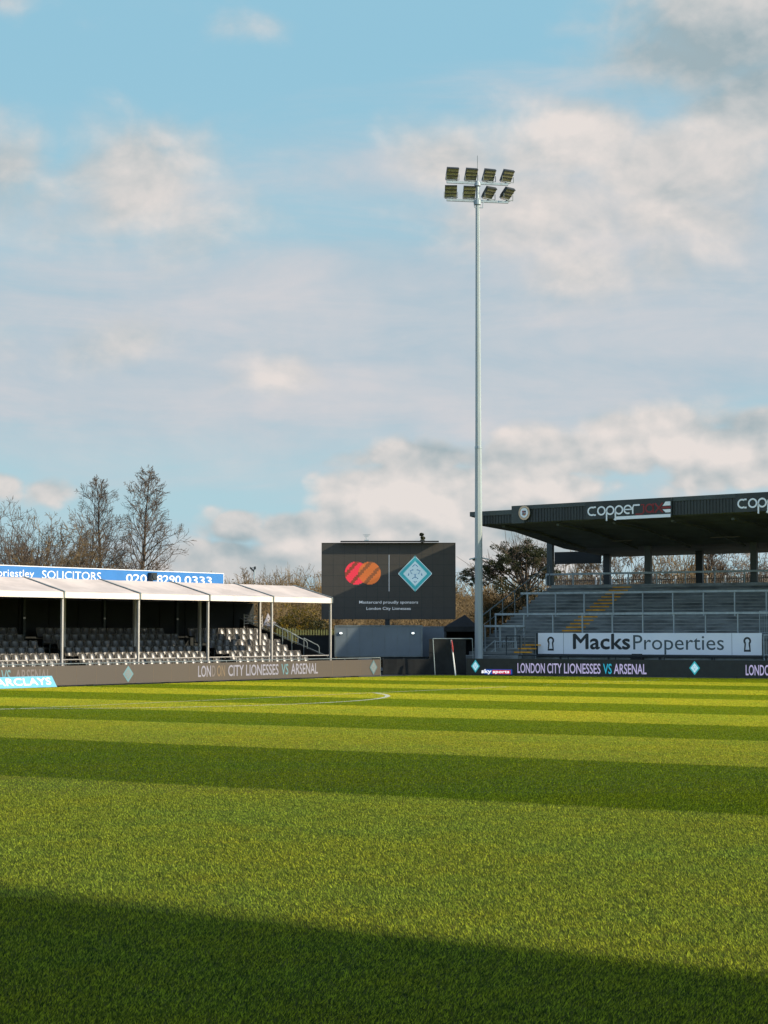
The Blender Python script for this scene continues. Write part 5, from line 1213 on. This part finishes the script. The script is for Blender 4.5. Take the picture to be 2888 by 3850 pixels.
# pine and dark shrubs right of the mast
def pine():
    D = 99; bx_ = at(1965, 2374, D); t = thing('pine_tree', 'dark spreading pine behind the left end of the terrace', 'tree', (bx_.x, D, 0), 0)
    def lp(px, py, dd=0): q = at(px, py, D); return np.array((q.x - bx_.x, dd, q.z))
    tips = [(1935, 2052), (1975, 2048), (2010, 2060), (2040, 2085), (1900, 2078), (1870, 2095), (1840, 2112), (1815, 2122), (1790, 2145), (1925, 2090), (1960, 2075), (2000, 2100), (2030, 2120), (1880, 2130), (1940, 2120), (2055, 2140), (1985, 2060), (1910, 2060), (2050, 2110), (2080, 2130), (1783, 2160), (1828, 2140), (1950, 2060), (2020, 2075)]
    r_ = np.random.default_rng(4); cs = []; segs = []; base = lp(1990, 2300)
    fork = lp(1975, 2200)
    segs.append((0, 0, 0, *base, .22, .17)); segs.append((*base, *fork, .17, .11))
    for k, (px, py) in enumerate(tips):
        c = lp(px, py, r_.uniform(-1.4, 1.4)); cs.append(c); s0 = fork + (base - fork) * r_.uniform(0, .6); mid = s0 + (c - s0) * .5 + np.array([0, 0, -.1]); segs.append((*s0, *mid, .06, .04)); segs.append((*mid, *c, .04, .015))
        for _ in range(16): e = c + r_.normal(0, .42, 3); segs.append((*(mid + (c - mid) * r_.uniform(.3, 1)), *e, .018, .007))
    v, f = tubes(segs, 5); npmesh('trunk', v, f, 4, M['bark'], t)
    cs2 = []; rr = []
    for c in cs:
        for _ in range(9): cs2.append(c + r_.normal(0, 1, 3) * np.array([.36, .4, .22]) - np.array([0, 0, .28])); q_ = r_.uniform(.10, .30); rr.append((q_, q_, q_ * .6))
    leaves('crown', cs2, rr, 30000, .04, M['pine'], t, seed=3)
    # rounded olive shrubs below
    for k, (px, py, D2, w_, lab, mm) in enumerate(((1900, 2160, 97, .95, 'rounded olive shrub behind the sloping handrail', 'ivy'), (1985, 2185, 96.5, .8, 'dark shrub under the pine behind the terrace steps', 'ivy'), (1845, 2210, 97.5, .6, 'small brown shrub next to the floodlight mast', 'scrub'))):
        b = at(px, 2374, D2); zt_ = at(px, py, D2).z; t = thing('shrub', lab, 'bush', (b.x, D2, 0), 0, 'shrubs behind the terrace end'); r_ = np.random.default_rng(60 + k)
        cs = [(r_.normal(0, w_ * .6), r_.normal(0, .4), r_.uniform(1.0, zt_ - .35)) for _ in range(30)]
        leaves('foliage', cs, [.42] * 30, 7500, .045, M[mm], t, seed=9 + k); st = [(r_.normal(0, .2), 0, 0, c[0], c[1], c[2] + .4, .03, .012) for c in cs]; v, f = tubes(st, 4); npmesh('stems', v, f, 4, M['twigred'], t)
pine()
p, h = tz(1588, 2010, 118); 
t = thing('fir_tree', 'tip of a small dark fir just above the video screen', 'tree', p, 0); r_ = np.random.default_rng(2)
cs = []; rr = []
for k in range(26):
    f = k / 25; z = h * (.35 + .65 * f); a = k * 2.4; w_ = .9 * (1 - f) + .06; cs.append((math.cos(a) * w_ * .6, math.sin(a) * w_ * .6, z)); rr.append((.12 + w_ * .35, .12 + w_ * .35, .10))
leaves('crown', cs, rr, 5200, .05, M['pine'], t, seed=5); v, f = tubes([(0, 0, 0, 0, 0, h, .12, .01)], 6); npmesh('trunk', v, f, 4, M['bark'], t)
# trees behind the terrace, seen through its open back
for k, (px, py, D, s, mm, lab) in enumerate(((2140, 2085, 112, 'spread', 'twigpale', 'pale bare tree seen left of the rear slatted panel'), (2330, 2010, 110, 'spread', 'twig', 'bare tree in the first opening under the terrace roof'), (2480, 1990, 112, 'spread', 'twig', 'bare forked tree in the second opening under the terrace roof'), (2570, 2020, 108, 'shrub', 'twigred', 'russet tall shrub right of the forked tree under the roof'), (2680, 2000, 111, 'cone', 'twig', 'ivy-dark straight tree in the third opening under the roof'), (2770, 2010, 113, 'spread', 'twigpale', 'pale arching bare tree in the third opening under the roof'), (2870, 1990, 110, 'spread', 'twigpale', 'pale bare tree at the right edge under the roof'), (2960, 1990, 112, 'spread', 'twig', 'bare tree beyond the right edge under the roof'), (2230, 2050, 109, 'shrub', 'twigred', 'russet shrub below the rear slatted panel'))):
    p, h = tz(px, py, D); make_tree('bare_tree', lab, 'tree', p, h, s, 50 + k, M['bark'], M[mm], 'trees behind the terrace', .018, .8)

# ------------------------------------------------------------------ unseen stand added outside the frame, roof shaped to shade the near grass
def near_shade_stand():
    # roof edge traced up-sun from the shadow edge wanted on the grass
    L_ = 17.0 / math.tan(R(SEL)); e1 = ground(0, 3350); e2 = ground(2888, 3705); d = (e2 - e1).normalized()
    sh = Vector((S.x, S.y, 0)).normalized() * L_
    o = e1 + sh + d * (-4); a = math.atan2(d.y, d.x)
    t = thing('unseen_shade_stand', 'large unseen grandstand shaped to shade the near grass', 'grandstand', (o.x, o.y, 0), a)
    m = MB(); m.box(0, 26, -60, 0, 16.7, 17.0); m.build('roof', M['green'], t)  # roof of the added unseen stand, there to cast the shade
    m = MB(); m.box(26, 26.2, -60, 0, 0, 16.69); m.build('back_wall', M['darkwall'], t)
    m = MB()
    for k in range(10): m.box(6 + k * 2, 25.99, -60, -.2, .45 * k, .45 * (k + 1) - .004)
    m.build('terrace', M['concrete'], t)
    for k in range(6): m = MB(); m.box(24.0, 24.3, -1.2 - k * 11, -.9 - k * 11, 4.2, 16.69); m.build('column', M['green2'], t)
near_shade_stand()
